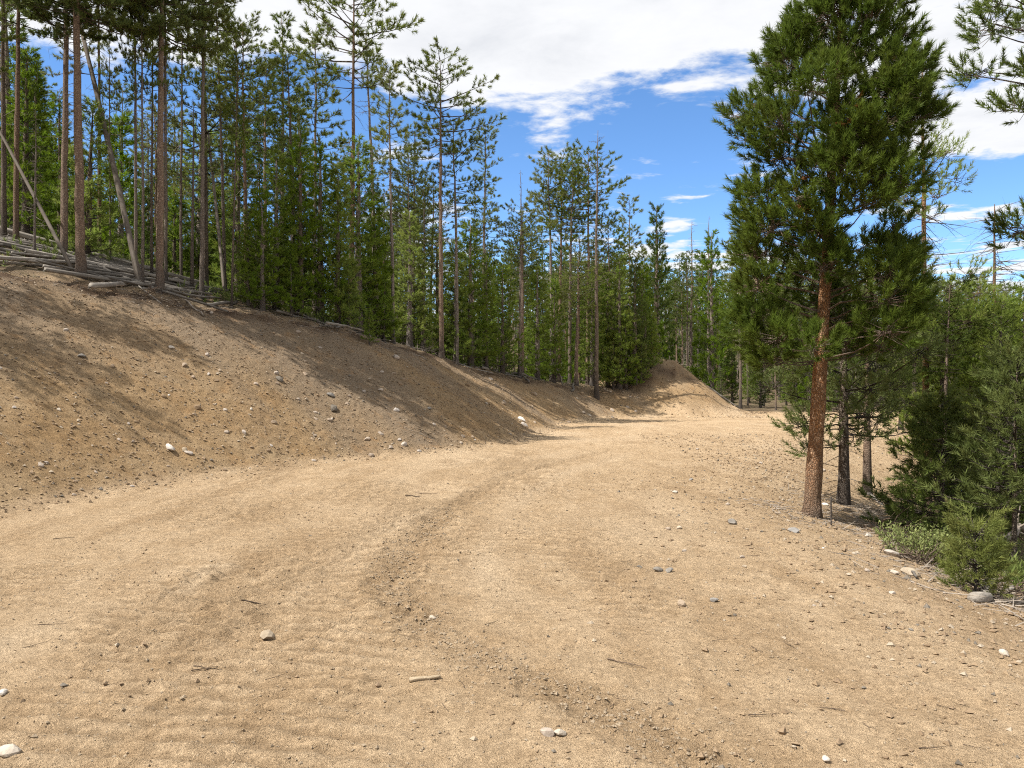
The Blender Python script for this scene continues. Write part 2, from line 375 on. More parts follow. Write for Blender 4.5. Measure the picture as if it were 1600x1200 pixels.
M = dict(
    soil=soil_material(),
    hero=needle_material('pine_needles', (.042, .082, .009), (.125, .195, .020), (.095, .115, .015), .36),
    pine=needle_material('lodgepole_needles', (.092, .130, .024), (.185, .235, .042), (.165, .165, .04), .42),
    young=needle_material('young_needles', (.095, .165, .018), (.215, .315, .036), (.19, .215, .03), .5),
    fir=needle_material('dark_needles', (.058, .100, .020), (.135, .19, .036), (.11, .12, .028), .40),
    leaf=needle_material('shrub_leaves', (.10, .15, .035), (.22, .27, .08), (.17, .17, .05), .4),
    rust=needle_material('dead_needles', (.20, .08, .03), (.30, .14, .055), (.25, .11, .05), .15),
    bark=bark_material('pine_bark', (.27, .17, .11), (.21, .145, .10), (.36, .255, .175), (.10, .082, .068)),
    bark_hero=bark_material('orange_bark', (.42, .225, .115), (.33, .175, .095), (.56, .37, .24), (.17, .13, .10)),
    bark_grey=bark_material('grey_bark', (.23, .18, .14), (.175, .14, .11), (.33, .265, .21), (.075, .064, .056)),
    wood=wood_material('weathered_wood', (.31, .28, .24), (.21, .185, .16), (.10, .085, .07)),
    twig=wood_material('dead_twig', (.20, .165, .13), (.28, .24, .2), (.10, .08, .06)),
    dark_twig=wood_material('dark_twig', (.10, .07, .05), (.17, .125, .09), (.06, .045, .035)),
    pale_wood=wood_material('fresh_wood', (.52, .42, .29), (.42, .33, .22), (.25, .18, .12)),
    rock=rock_material('tan_rock', (.33, .245, .16), (.25, .18, .12), (.17, .12, .085)),
    clod=rock_material('soil_clod', (.36, .29, .21), (.30, .235, .165), (.21, .16, .11)),
    rock_white=rock_material('white_rock', (.45, .38, .295), (.36, .295, .22), (.26, .205, .15)),
    rock_grey=rock_material('grey_rock', (.20, .175, .145), (.14, .122, .10), (.27, .23, .185)),
)

# ------------------------------------------------------------------ mesh building
def mesh_np(name, V, T, mats, mi=None, smooth=False, attrs=None):
    """triangles (n x 3) or quads (n x 4) from arrays"""
    V = np.asarray(V, np.float32); T = np.asarray(T, np.int32); k = T.shape[1]
    me = bpy.data.meshes.new(name)
    me.vertices.add(len(V)); me.vertices.foreach_set('co', V.ravel())
    me.loops.add(T.size); me.loops.foreach_set('vertex_index', T.ravel())
    me.polygons.add(len(T)); me.polygons.foreach_set('loop_start', np.arange(0, T.size, k, dtype=np.int32))
    me.polygons.foreach_set('loop_total', np.full(len(T), k, np.int32))
    me.polygons.foreach_set('use_smooth', np.full(len(T), smooth, bool))
    for m in mats: me.materials.append(m)
    if mi is not None: me.polygons.foreach_set('material_index', np.asarray(mi, np.int32))
    for an, av in (attrs or {}).items():
        a = me.attributes.new(an, 'FLOAT', 'POINT'); a.data.foreach_set('value', np.asarray(av, np.float32))
    me.update(calc_edges=True); return me

def link(name, data, parent=None, **props):
    o = bpy.data.objects.new(name, data); col.objects.link(o)
    if parent is not None: o.parent = parent
    for k, v in props.items(): o[k] = v
    return o

def norm(a): return a / (np.linalg.norm(a, axis=-1, keepdims=True) + 1e-9)

def perp(a):
    h = np.where(np.abs(a[..., 2:3]) < .9, np.array([0, 0, 1.0]), np.array([1.0, 0, 0]))
    u = norm(np.cross(a, h)); return u, np.cross(a, u)

def prisms(P0, P1, R0, R1, sides=4):
    """many tapered prisms; returns verts, quads-as-tris"""
    P0 = np.asarray(P0, float); P1 = np.asarray(P1, float); n = len(P0)
    if n == 0: return np.zeros((0, 3)), np.zeros((0, 3), int)
    a = norm(P1 - P0); u, v = perp(a)
    an = np.arange(sides) * 2 * math.pi / sides
    ring = np.cos(an)[None, :, None] * u[:, None] + np.sin(an)[None, :, None] * v[:, None]
    A = P0[:, None] + ring * np.asarray(R0)[:, None, None]; B = P1[:, None] + ring * np.asarray(R1)[:, None, None]
    V = np.concatenate([A, B], 1).reshape(-1, 3); b = (np.arange(n) * 2 * sides)[:, None]; T = []
    for i in range(sides):
        j = (i + 1) % sides
        T.append(np.stack([b[:, 0] + i, b[:, 0] + j, b[:, 0] + sides + j], 1)); T.append(np.stack([b[:, 0] + i, b[:, 0] + sides + j, b[:, 0] + sides + i], 1))
    return V, np.concatenate(T)

def needles(B, A, L, K, nl, w, r, flat=0.0, tint=None):
    """K needles on each shoot (base B, axis A, length L)"""
    n = len(B)
    t = r.random((n, K)) ** .85; ph = r.random((n, K)) * 2 * math.pi
    th = np.radians(r.uniform(36, 80, (n, K))) * (1 - .55 * t)
    u, v = perp(A)
    d = A[:, None] * np.cos(th)[..., None] + (u[:, None] * np.cos(ph)[..., None] + v[:, None] * np.sin(ph)[..., None]) * np.sin(th)[..., None]
    base = B[:, None] + A[:, None] * (t * L[:, None])[..., None]
    ln = nl * r.uniform(.7, 1.2, (n, K)); tip = base + d * ln[..., None]
    q = norm(np.cross(d, r.normal(size=(n, K, 3)))) * (w / 2)
    V = np.stack([base - q, base + q, tip], 2).reshape(-1, 3)
    T = np.arange(n * K * 3).reshape(-1, 3)
    if tint is None: tint = r.random(n)
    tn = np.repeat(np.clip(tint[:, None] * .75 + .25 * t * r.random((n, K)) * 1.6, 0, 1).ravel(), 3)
    return V, T, tn

def join(parts):
    """[(V, T, material index, tint)]"""
    Vs, Ts, Ms, As = [], [], [], []; o = 0
    for V, T, m, a in parts:
        if len(V) == 0: continue
        Vs.append(V); Ts.append(T + o); Ms.append(np.full(len(T), m)); As.append(np.broadcast_to(a, (len(V),))); o += len(V)
    return np.concatenate(Vs), np.concatenate(Ts), np.concatenate(Ms), np.concatenate(As)

def trunk_mesh(name, H, r0, mat, r, bend=.02, sides=10, top_r=.12, rings=None, dead=None, flare=.35, twigmat=None):
    n = rings or max(8, int(H * 2.2)); zs = np.r_[-.35, np.linspace(0, 1, n) ** 1.1 * H]
    ax = np.cumsum(r.normal(0, bend, (n + 1, 2)), 0) * (H / n) ; ax -= ax[1]
    ax = ax * np.clip(zs / H, 0, 1)[:, None] * 1.6
    rad = r0 * ((1 - top_r) * (1 - np.clip(zs, 0, H) / H) ** .8 + top_r) * (1 + flare * np.exp(-np.clip(zs, 0, None) / .16))
    an = np.arange(sides) * 2 * math.pi / sides
    V = np.zeros((n + 1, sides, 3)); wob = 1 + .07 * r.normal(size=(n + 1, sides))
    V[..., 0] = ax[:, :1] + np.cos(an) * rad[:, None] * wob; V[..., 1] = ax[:, 1:] + np.sin(an) * rad[:, None] * wob; V[..., 2] = zs[:, None]
    i = np.arange(n)[:, None] * sides; j = np.arange(sides)[None]; jn = (j + 1) % sides
    Q = np.stack([i + j, i + jn, i + sides + jn, i + sides + j], -1).reshape(-1, 4)
    T = np.concatenate([Q[:, [0, 1, 2]], Q[:, [0, 2, 3]]])
    T = np.concatenate([T, np.stack([np.full(sides - 2, n * sides), n * sides + np.arange(1, sides - 1), n * sides + np.arange(2, sides)], 1)])
    parts = [(V.reshape(-1, 3), T, 0, np.repeat(zs, sides))]
    axis = lambda z: np.stack([np.interp(z, zs, ax[:, 0]), np.interp(z, zs, ax[:, 1]), z], -1)
    if dead:
        z0, z1, cnt, ln = dead
        P0, P1, R0, R1 = [], [], [], []
        for k in range(cnt):
            z = r.uniform(z0, z1); a = r.uniform(0, 6.283); l = ln * r.uniform(.25, 1.2); p = axis(np.array([z]))[0]
            d = np.array([math.cos(a), math.sin(a), r.uniform(-.35, .25)]); rr = .004 + .008 * l
            for sgm in range(3):
                d = norm(d + np.array([*r.normal(0, .22, 2), r.normal(-.12, .2)])); e = p + d * l / 3
                P0.append(p); P1.append(e); R0.append(rr * (1 - sgm * .3)); R1.append(rr * (.7 - sgm * .3) + .001)
                for tw in range(r.integers(0, 3)):
                    dd = norm(d + r.normal(0, .7, 3)); ee = e + dd * l * r.uniform(.12, .35); P0.append(e); P1.append(ee); R0.append(.003); R1.append(.0012)
                p = e
        V2, T2 = prisms(P0, P1, R0, R1, 3); parts.append((V2, T2, 1, 5.0))
    V, T, mi, h = join(parts)
    mats = [mat, twigmat or M['twig']]
    return mesh_np(name, V, T, mats, mi, True, {'hgt': h}), axis

def crown_mesh(name, axis, branches, r, shoot_len, K, nl, w, spacing, mat, wood, up=.55, lateral=.38, sub=True, clump=.35, tint_bias=0.0):
    """branches: rows of (z on trunk, azimuth, length, rise)"""
    SB, SA, SL, ST = [], [], [], []; W0, W1, X0, X1 = [], [], [], []
    for (z, az, L, rise) in branches:
        p0 = axis(np.array([z]))[0]; h = np.array([math.cos(az), math.sin(az), 0]); side = np.array([-h[1], h[0], 0])
        curve = r.normal(0, .15); sag = r.uniform(.05, .3) * L; bt = r.random()
        def P(s): return p0 + h * L * s + side * curve * L * s * s + np.array([0, 0, rise * s - sag * s * (1 - s) * 1.2])
        ns = 4; pts = [P(i / ns) for i in range(ns + 1)]; rb = .006 + .011 * L
        for i in range(ns):
            W0.append(pts[i]); W1.append(pts[i + 1]); X0.append(rb * (1 - .8 * i / ns)); X1.append(rb * (1 - .8 * (i + 1) / ns))
        s = max(.18, clump - .15 + .2 * r.random()); sd = 1
        step = spacing / max(L, .05)
        while s < 1.0:
            p = P(s); ll = (lateral * L * (1.08 - s) + shoot_len * .5) * r.uniform(.5, 1.2); sd = -sd
            d = norm(h * r.uniform(.35, 1.0) + side * sd * r.uniform(.5, 1.1) + np.array([0, 0, r.uniform(-.1, .45)]))
            e = p + d * ll
            W0.append(p); W1.append(e); X0.append(.0045); X1.append(.002)
            m = max(1, int(ll / (spacing * 1.1))) if sub else 1
            for k in range(m):
                f = (k + .6) / m; b = p + d * ll * f
                a = norm(d * r.uniform(.35, 1.0) + np.array([0, 0, up * r.uniform(.3, 1.5)]) + r.normal(0, .32, 3))
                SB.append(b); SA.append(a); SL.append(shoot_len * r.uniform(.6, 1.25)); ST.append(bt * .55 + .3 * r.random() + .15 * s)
            s += step * r.uniform(.7, 1.3)
        for k in range(2):
            SB.append(P(.97)); SA.append(norm(h + np.array([0, 0, up * r.uniform(.5, 1.6)]) + r.normal(0, .25, 3))); SL.append(shoot_len * r.uniform(.8, 1.3)); ST.append(bt * .5 + .5 * r.random())
    SB = np.array(SB); SA = np.array(SA); SL = np.array(SL); ST = np.clip(np.array(ST) + tint_bias, 0, 1)
    Vn, Tn, tn = needles(SB, SA, SL, K, nl, w, r, tint=ST)
    Vw, Tw = prisms(W0, W1, X0, X1, 3)
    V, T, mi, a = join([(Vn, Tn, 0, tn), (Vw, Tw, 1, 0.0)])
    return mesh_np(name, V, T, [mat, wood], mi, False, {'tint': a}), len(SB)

def clump_crown(name, axis, clumps, r, tufts, K, nl, w, sl, mat, wood):
    """clumps: rows of (centre xyz, radius, height of the limb on the trunk)"""
    SB, SA, SL, ST = [], [], [], []; W0, W1, X0, X1 = [], [], [], []
    for (c, rc, zb) in clumps:
        c = np.array(c, float); p0 = axis(np.array([zb]))[0]; out = c - p0; L = np.linalg.norm(out); h = out * np.array([1, 1, 0]); h = h / (np.linalg.norm(h) + 1e-6)
        mid = p0 + out * .5 + np.array([*r.normal(0, .05, 2), -.06 * L]); rb = .007 + .012 * L; pts = [p0, p0 + (mid - p0) * .5 + r.normal(0, .02, 3), mid, mid + (c - mid) * .5 + r.normal(0, .02, 3), c]
        for i in range(4): W0.append(pts[i]); W1.append(pts[i + 1]); X0.append(rb * (1 - .18 * i)); X1.append(rb * (1 - .18 * (i + 1)))
        n = max(8, int(tufts * (rc / .35) ** 2 * r.uniform(.75, 1.25))); bt = r.random()
        d = norm(r.normal(0, 1, (n, 3)) + np.array([0, 0, .25]) + h * .35); rad = rc * r.uniform(.35, 1.0, n) ** .6
        b = c + d * rad[:, None] * np.array([1.1, 1.1, .72])
        a = norm(d * .75 + np.array([0, 0, .85]) + h * .3 + r.normal(0, .22, (n, 3)))
        for i in range(n):
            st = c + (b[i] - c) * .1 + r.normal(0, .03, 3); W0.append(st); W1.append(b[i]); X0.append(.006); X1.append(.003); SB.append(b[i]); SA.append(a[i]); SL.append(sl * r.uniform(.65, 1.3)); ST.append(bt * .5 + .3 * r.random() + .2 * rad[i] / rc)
    Vn, Tn, tn = needles(np.array(SB), np.array(SA), np.array(SL), K, nl, w, r, tint=np.clip(np.array(ST), 0, 1))
    Vw, Tw = prisms(W0, W1, X0, X1, 3)
    V, T, mi, a = join([(Vn, Tn, 0, tn), (Vw, Tw, 1, 0.0)])
    return mesh_np(name, V, T, [mat, wood], mi, False, {'tint': a}), len(SB)

def branches_profile(r, n, z0, z1, prof, rise0, rise1, jit=.3, gap=0.0, lobes=.35):
    """prof: radius at u in 0..1; rise fraction of length at bottom / top"""
    out = []; az = r.random() * 6.28; ph0 = r.random() * 6.28; us = np.linspace(.0, 1, n)
    for u in us:
        uu = min(max(u + r.normal(0, .02), 0), 1); az += 2.4 + r.normal(0, .35)
        if r.random() < gap: continue
        L = max(.12, prof(uu) * r.uniform(1 - jit, 1 + jit * .6) * (1 + lobes * math.sin(az * 2 + uu * 9 + ph0) * math.sin(uu * 14 + ph0))); rise = L * (rise0 + (rise1 - rise0) * uu) + r.normal(0, .05)
        out.append((z0 + (z1 - z0) * uu * .985, az, L, rise))
    return out

class Proto:
    def __init__(s, kind, H, trunk, crown, cname='crown'): s.kind, s.H, s.trunk, s.crown, s.cname = kind, H, trunk, crown, cname

def tall_pine(seed, H, r0, lo, R, n, mat, barkm, gap=.0, K=34, nl=.13, w=.018, sl=.15, spacing=.12, shape=0, dead=26, sub=True):
    r = np.random.default_rng(seed)
    tm, axis = trunk_mesh('trunk', H, r0 * .8, barkm, r, .026, 9, .1, dead=(H * lo * .55, H * lo * 1.02, dead, .7))
    profs = [lambda u: R * (.55 + .75 * math.sin(math.pi * min(1, u * .8 + .12)) - .55 * u), lambda u: R * (1.05 - .75 * u), lambda u: R * (.35 + .85 * math.sin(math.pi * (u * .75 + .2)))]
    br = branches_profile(r, int(n * 1.6), H * lo, H, profs[shape], .02, .75, .45, gap)
    cm, ns = crown_mesh('crown', axis, br, r, sl, K, nl, w, spacing, mat, barkm, up=.6, clump=.5, sub=sub)
    return Proto('pine_tree', H, tm, cm)

def young_pine(seed, H, R, n, mat, K=28, nl=.12, w=.017, sl=.16, spacing=.125, gap=.05, lo=.05, lateral=.42):
    r = np.random.default_rng(seed)
    tm, axis = trunk_mesh('trunk', H, .018 * H + .02, M['bark_grey'], r, .012, 7, .06, flare=.2)
    br = branches_profile(r, int(n * 1.25), H * lo, H, lambda u: R * .86 * (1.0 - u) ** .95 * (.86 + .14 * math.sin(u * 34)) + .07, .12, .9, .25, gap, .12)
    cm, ns = crown_mesh('crown', axis, br, r, sl, K, nl, w, spacing, mat, M['bark_grey'], up=.55, lateral=lateral, clump=.3)
    return Proto('young_fir' if mat is M['fir'] else 'young_pine', H, tm, cm)

def snag(seed, H, r0, z0, n, ln):
    r = np.random.default_rng(seed)
    tm, axis = trunk_mesh('trunk', H, r0, M['bark_grey'], r, .02, 8, .08)
    br = []; P0, P1, R0, R1 = [], [], [], []
    for k in range(n):
        z = r.uniform(z0, H * .99); a = r.uniform(0, 6.283); u = (z - z0) / (H - z0); l = ln * (1.05 - .75 * u) * r.uniform(.4, 1.15); p = axis(np.array([z]))[0]
        d = np.array([math.cos(a), math.sin(a), r.uniform(-.25, .35)]); rr = .005 + .009 * l
        for sg in range(4):
            d = norm(d + np.array([*r.normal(0, .2, 2), r.normal(-.03, .2)])); e = p + d * l / 4
            P0.append(p); P1.append(e); R0.append(rr * (1 - sg * .22)); R1.append(rr * (.78 - sg * .22) + .001)
            for tw in range(2):
                dd = norm(d + r.normal(0, .65, 3)); ee = e + dd * l * r.uniform(.12, .3); P0.append(e); P1.append(ee); R0.append(.0045); R1.append(.002)
            p = e
    V, T = prisms(P0, P1, R0, R1, 3)
    cm = mesh_np('bare_crown', V, T, [M['twig']], None, False, {'tint': np.zeros(len(V))})
    return Proto('dead_tree', H, tm, cm, 'bare_crown')

# ------------------------------------------------------------------ ground sheet, cut into its zones
def graded(lo_, hi_, fine, c0, c1, grow):
    """steps of `fine` inside c0..c1, growing outwards"""
    mid = list(np.arange(c0, c1, fine)); up = [mid[-1] + fine]; st = fine
    while up[-1] < hi_: st *= grow; up.append(up[-1] + st)
    dn = [c0 - fine]; st = fine
    while dn[-1] > lo_: st *= grow; dn.append(dn[-1] - st)
    return np.array(dn[::-1] + mid + up)
gx = graded(-260, 260, .042, -8.6, 4.6, 1.06)
gy = graded(-60, 420, .034, 2.6, 8.5, 1.017)
GX, GY = np.meshgrid(gx, gy); fx, fy = GX.ravel(), GY.ravel()
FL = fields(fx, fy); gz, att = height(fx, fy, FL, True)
nx, ny = len(gx), len(gy)
I = (np.arange(ny - 1)[:, None] * nx + np.arange(nx - 1)[None]).ravel()
QUADS = np.stack([I, I + 1, I + nx + 1, I + nx], 1)
GZ = gz.reshape(ny, nx)
dzy, dzx = np.gradient(GZ, gy, gx); NRM = norm(np.stack([-dzx.ravel(), -dzy.ravel(), np.ones(nx * ny)], 1))
zone = np.where(att['bank'][I] > .5, 1, np.where(att['floor'][I] > .5, 2, 0))
VALL = np.stack([fx, fy, gz], 1)
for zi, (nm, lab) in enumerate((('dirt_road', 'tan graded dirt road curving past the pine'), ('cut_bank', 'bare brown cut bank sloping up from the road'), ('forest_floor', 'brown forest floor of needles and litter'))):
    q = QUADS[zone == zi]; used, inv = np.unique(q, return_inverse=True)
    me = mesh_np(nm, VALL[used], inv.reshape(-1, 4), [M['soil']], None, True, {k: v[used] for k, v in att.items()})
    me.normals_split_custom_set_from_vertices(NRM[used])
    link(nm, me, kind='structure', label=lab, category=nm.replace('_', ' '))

# ------------------------------------------------------------------ tree prototypes
TALL = [tall_pine(101, 11, .12, .62, 1.15, 40, M['pine'], M['bark_grey'], .1, shape=0),
        tall_pine(102, 12, .13, .55, 1.0, 52, M['pine'], M['bark_grey'], .15, shape=1),
        tall_pine(103, 10, .11, .68, 1.1, 34, M['pine'], M['bark'], .05, shape=2),
        tall_pine(104, 12, .14, .50, 1.25, 60, M['pine'], M['bark'], .2, shape=0),
        tall_pine(105, 9, .09, .58, .85, 40, M['pine'], M['bark_grey'], .25, shape=1, dead=40),
        tall_pine(106, 13, .16, .60, 1.4, 54, M['fir'], M['bark'], .12, shape=2),
        tall_pine(108, 13, .16, .52, 1.55, 95, M['fir'], M['bark'], .0, shape=0, K=40, w=.028, nl=.15),
        tall_pine(107, 11, .11, .30, 1.3, 70, M['pine'], M['bark_grey'], .12, shape=1)]
YOUNG = [young_pine(201, 5, 1.05, 95, M['young']), young_pine(202, 4, .95, 80, M['young'], gap=.1), young_pine(203, 6, 1.15, 110, M['young'], lo=.08),
         young_pine(204, 6.5, 1.0, 115, M['fir'], lo=.1), young_pine(205, 3, .75, 62, M['young'])]
SNAG = [snag(301, 10, .09, 3.5, 70, .8), snag(302, 11, .10, 5, 60, .6), snag(303, 7, .07, 1.5, 60, .7)]

def place(pr, loc, H=None, rz=None, lean=(0, 0), label='', group=None, cat=None, name=None, wide=1.0, r=random):
    s = (H / pr.H) if H else 1.0
    e = bpy.data.objects.new(name or pr.kind, None); col.objects.link(e); e.empty_display_size = .3
    e.location = loc; e.rotation_euler = (lean[0], lean[1], r.uniform(0, 6.28) if rz is None else rz)
    e.scale = (s * wide, s * wide, s)
    e['label'] = label; e['category'] = cat or {'pine_tree': 'pine tree', 'young_pine': 'young pine', 'young_fir': 'young fir', 'dead_tree': 'dead tree'}[pr.kind]
    if group: e['group'] = group
    link('trunk', pr.trunk, e); link(pr.cname, pr.crown, e); return e

TREES = []          # footprints already taken
def taken(x, y, d): return any((x - a) ** 2 + (y - b) ** 2 < d * d for a, b in TREES)

def tree_at(pr, px, base, ytop, label, lean=(0, 0), wide=1.0, group=None, rz=None, off=None, d=None):
    """base: pixel row of the foot, or None with off (metres behind bank edge) / d (distance)"""
    if d is not None: p = Vector(((px - 800) / F * d, d, 0)); p.z = zat(p.x, p.y)
    elif off is not None: p = column(px, off)
    else: p = hit(px, base)
    H = (600 - ytop) / F * p.y + CAMZ - p.z
    TREES.append((p.x, p.y)); return place(pr, p, H, rz, lean, label, group, wide=wide)

T, Y, S = TALL, YOUNG, SNAG
# trees at the top of the bank, one by one
tree_at(T[1], 6, None, -330, 'dark slim pine trunk farthest along the log heap from the road bend', off=3.6, wide=0.7)
tree_at(T[3], 25, None, -300, 'dark straight pine trunk just behind the leaning grey pole', off=3.2, wide=0.7)
tree_at(T[6], 100, None, -260, 'brown pine trunk standing behind the thickest bank-top pine', off=2.2, wide=.85)
tree_at(T[6], 126, 424, -330, 'thickest reddish pine trunk on the bank edge with leaning pole at its foot', lean=(0, -.012), wide=1.0)
tree_at(S[2], 54, None, 170, 'thin dead sapling with a grey twig tangle above the logs', off=1.6)
tree_at(T[2], 155, None, -120, 'short-crowned pine with pale brown trunk behind the log heap', off=6, wide=0.7)
tree_at(T[4], 172, None, 60, 'very thin pine stem rising through the ground cover behind logs', off=3.5, wide=0.7)
tree_at(T[1], 212, None, -160, 'dark slim pine in the trio beside the patchy-barked trunk', off=1.2, wide=0.55)
tree_at(T[4], 223, 440, -60, 'thin grey pine stem on the lip of the bank beside patchy-barked trunk', wide=0.6)
tree_at(T[4], 237, None, -40, 'thin dark pine stem behind the patchy-barked trunk', off=2.5, wide=0.6)
tree_at(T[6], 249, 444, -290, 'patchy-barked tall pine on the bank edge above the white roots', lean=(0, .01), wide=.85)
tree_at(T[0], 259, None, -240, 'reddish pine trunk close behind the patchy-barked trunk', off=1.6, wide=0.5)
tree_at(T[4], 283, None, -60, 'thin blackish pine stem between two reddish trunks', off=3.0, wide=0.6)
tree_at(S[1], 300, None, 150, 'reddish broken-topped dead trunk without needles', off=1.6)
tree_at(T[0], 315, None, -170, 'tall orange-barked pine with forked crown by the first young pines', off=.7, lean=(0, .01), wide=0.7)
tree_at(T[4], 362, 462, 90, 'thin pale pine leaning over the bank edge by the root log', lean=(0, .045), wide=0.6)
tree_at(T[1], 352, None, -60, 'tall dense-crowned pine behind the thin leaning one', off=3.0, lean=(0, .03), wide=0.65)
tree_at(T[1], 440, None, 26, 'tall pine with narrow layered crown standing clear against the sky', d=31)
tree_at(T[4], 492, None, 40, 'ragged thin-crowned pine beside the narrow layered one', d=33)
tree_at(T[2], 548, None, -40, 'tallest orange-trunked pine with high dark crown', d=30, lean=(0, -.01))
tree_at(S[0], 590, None, 45, 'tall grey dead spire with fine twigs next to tallest pine', d=31, lean=(0, -.03))
tree_at(T[4], 614, 521, 112, 'slender sparse pine whose black foot stands on the bank edge', lean=(0, -.012))
tree_at(T[2], 690, 538, 88, 'tall bare-stemmed pine with round airy crown above the root tangle', lean=(0, -.005))
tree_at(T[4], 646, None, 205, 'small-crowned slim pine between the two bank-edge pines', d=34)
tree_at(T[0], 714, None, 190, 'pine with grey dead tip above a yellowish crown', d=32)
tree_at(T[1], 757, None, 198, 'narrow dark pine with knotted crown against blue sky', d=36)
tree_at(T[2], 816, 549, 325, 'bare-stemmed short pine with a yellow-green tuft crown at bank edge')
tree_at(S[1], 812, None, 265, 'needle-thin dead spire rising behind the yellow-green tuft pine', d=36)
tree_at(T[0], 862, None, 240, 'dark round-topped pine, first of the skyline trio by the dead spire', d=41)
tree_at(T[2], 874, None, 246, 'dark round-topped pine, middle of the skyline trio', d=43)
tree_at(T[0], 890, None, 252, 'dark round-topped pine of the skyline trio closest to dead spire', d=40)
tree_at(T[2], 918, None, 240, 'wide flat-crowned pine partly hidden by the pale dead spire', d=41)
tree_at(S[0], 932, None, 203, 'pale dead spire with bare twigs above the skyline pines', d=38)
tree_at(T[3], 900, 572, 405, 'short stout pine with dark round crown at the bank edge', wide=1.9)
tree_at(T[4], 984, None, 312, 'thin ragged pine on the skyline before the cone-shaped fir', d=48)
tree_at(Y[3], 1026, None, 322, 'dark cone-shaped tall fir on the skyline behind the mound', d=50, wide=.8)
tree_at(S[2], 1079, None, 345, 'thin dead pole behind the mound beside a light green conifer', d=55)
tree_at(S[1], 1107, None, 338, 'thin dead pole rising above the light green conifer', d=56)
tree_at(Y[2], 1112, None, 362, 'light green pointed conifer behind the mound', d=50, wide=.8)
tree_at(T[4], 1157, None, 318, 'grey-twigged thin pine between the mound and the large pine', d=48)
for i, (px, off, yt, k) in enumerate(((950, .6, 430, 0), (968, .2, 400, 2), (992, .2, 405, 3), (1008, .5, 470, 1), (978, .0, 500, 1), (1018, .7, 490, 1), (1002, .1, 535, 4), (958, .0, 520, 4))):
    tree_at(Y[k], px, None, yt, 'young conifer in the clump leaning over the bank end by the mound', off=off, group='young conifers at the end of the bank', wide=1.05)
for i, (px, off, yt, k) in enumerate(((388, .5, 330, 0), (410, .3, 300, 1), (432, .8, 240, 2), (470, .6, 200, 2), (455, .2, 395, 4), (500, .9, 230, 2), (528, .5, 260, 0), (545, .2, 420, 4), (560, .9, 220, 2), (585, .7, 300, 0), (600, .3, 440, 4), (640, .8, 330, 2), (660, .5, 400, 0), (712, .5, 380, 1), (735, .7, 350, 0), (760, .5, 400, 2), (785, .4, 420, 1), (840, .5, 420, 0), (866, .5, 440, 1), (925, .5, 430, 2))):
    tree_at(Y[k], px, None, yt, ('bushy', 'broad', 'tall pointed', 'dark green narrow', 'knee-high')[k] + ' young conifer in the row crowding the bank edge', off=off, group='young conifers along the bank edge', wide=.85 + .15 * (i % 3))
tree_at(Y[4], 577, 538, 485, 'small bright green pine seedling on the very lip of the bank')

# more pines stand along the bank top out of the picture; their crowns shade the upper bank
for (yy, so_, hh, k) in ((6.0, 1.2, 8.0, 0), (7.6, 3.0, 9.5, 3), (9.2, .9, 7.5, 2), (10.6, 2.6, 9.0, 1), (11.8, 1.0, 7.6, 4), (12.6, 3.6, 10.0, 0), (13.6, 1.6, 8.2, 3)):
    tt = float(np.interp(yy, LC[:40, 1], LC[:40, 4])); p_, _ = bank_pt(tt, so_); TREES.append((p_.x, p_.y))
    place(TALL[k], p_, hh, None, (0, 0), ('rounded', 'narrow', 'small high', 'long loose', 'ragged')[k] + '-crowned pine along the bank top past the log heap end', 'pines past the end of the log heap')

for (px, d_, yt, k) in ((1428, 24.5, 465, 3), (1468, 21, 470, 3), (1508, 20, 445, 2), (1532, 23, 430, 3), (1575, 17, 480, 3), (1408, 27.5, 500, 2), (1602, 15.5, 430, 2), (1450, 28, 455, 3), (1494, 16.5, 520, 2)):
    tree_at(YOUNG[k], px, None, yt, ('light green', 'dark green')[k == 3] + ' full conifer in the thicket behind the orange-trunked pine', d=d_, group='conifers of the thicket', wide=1.05)

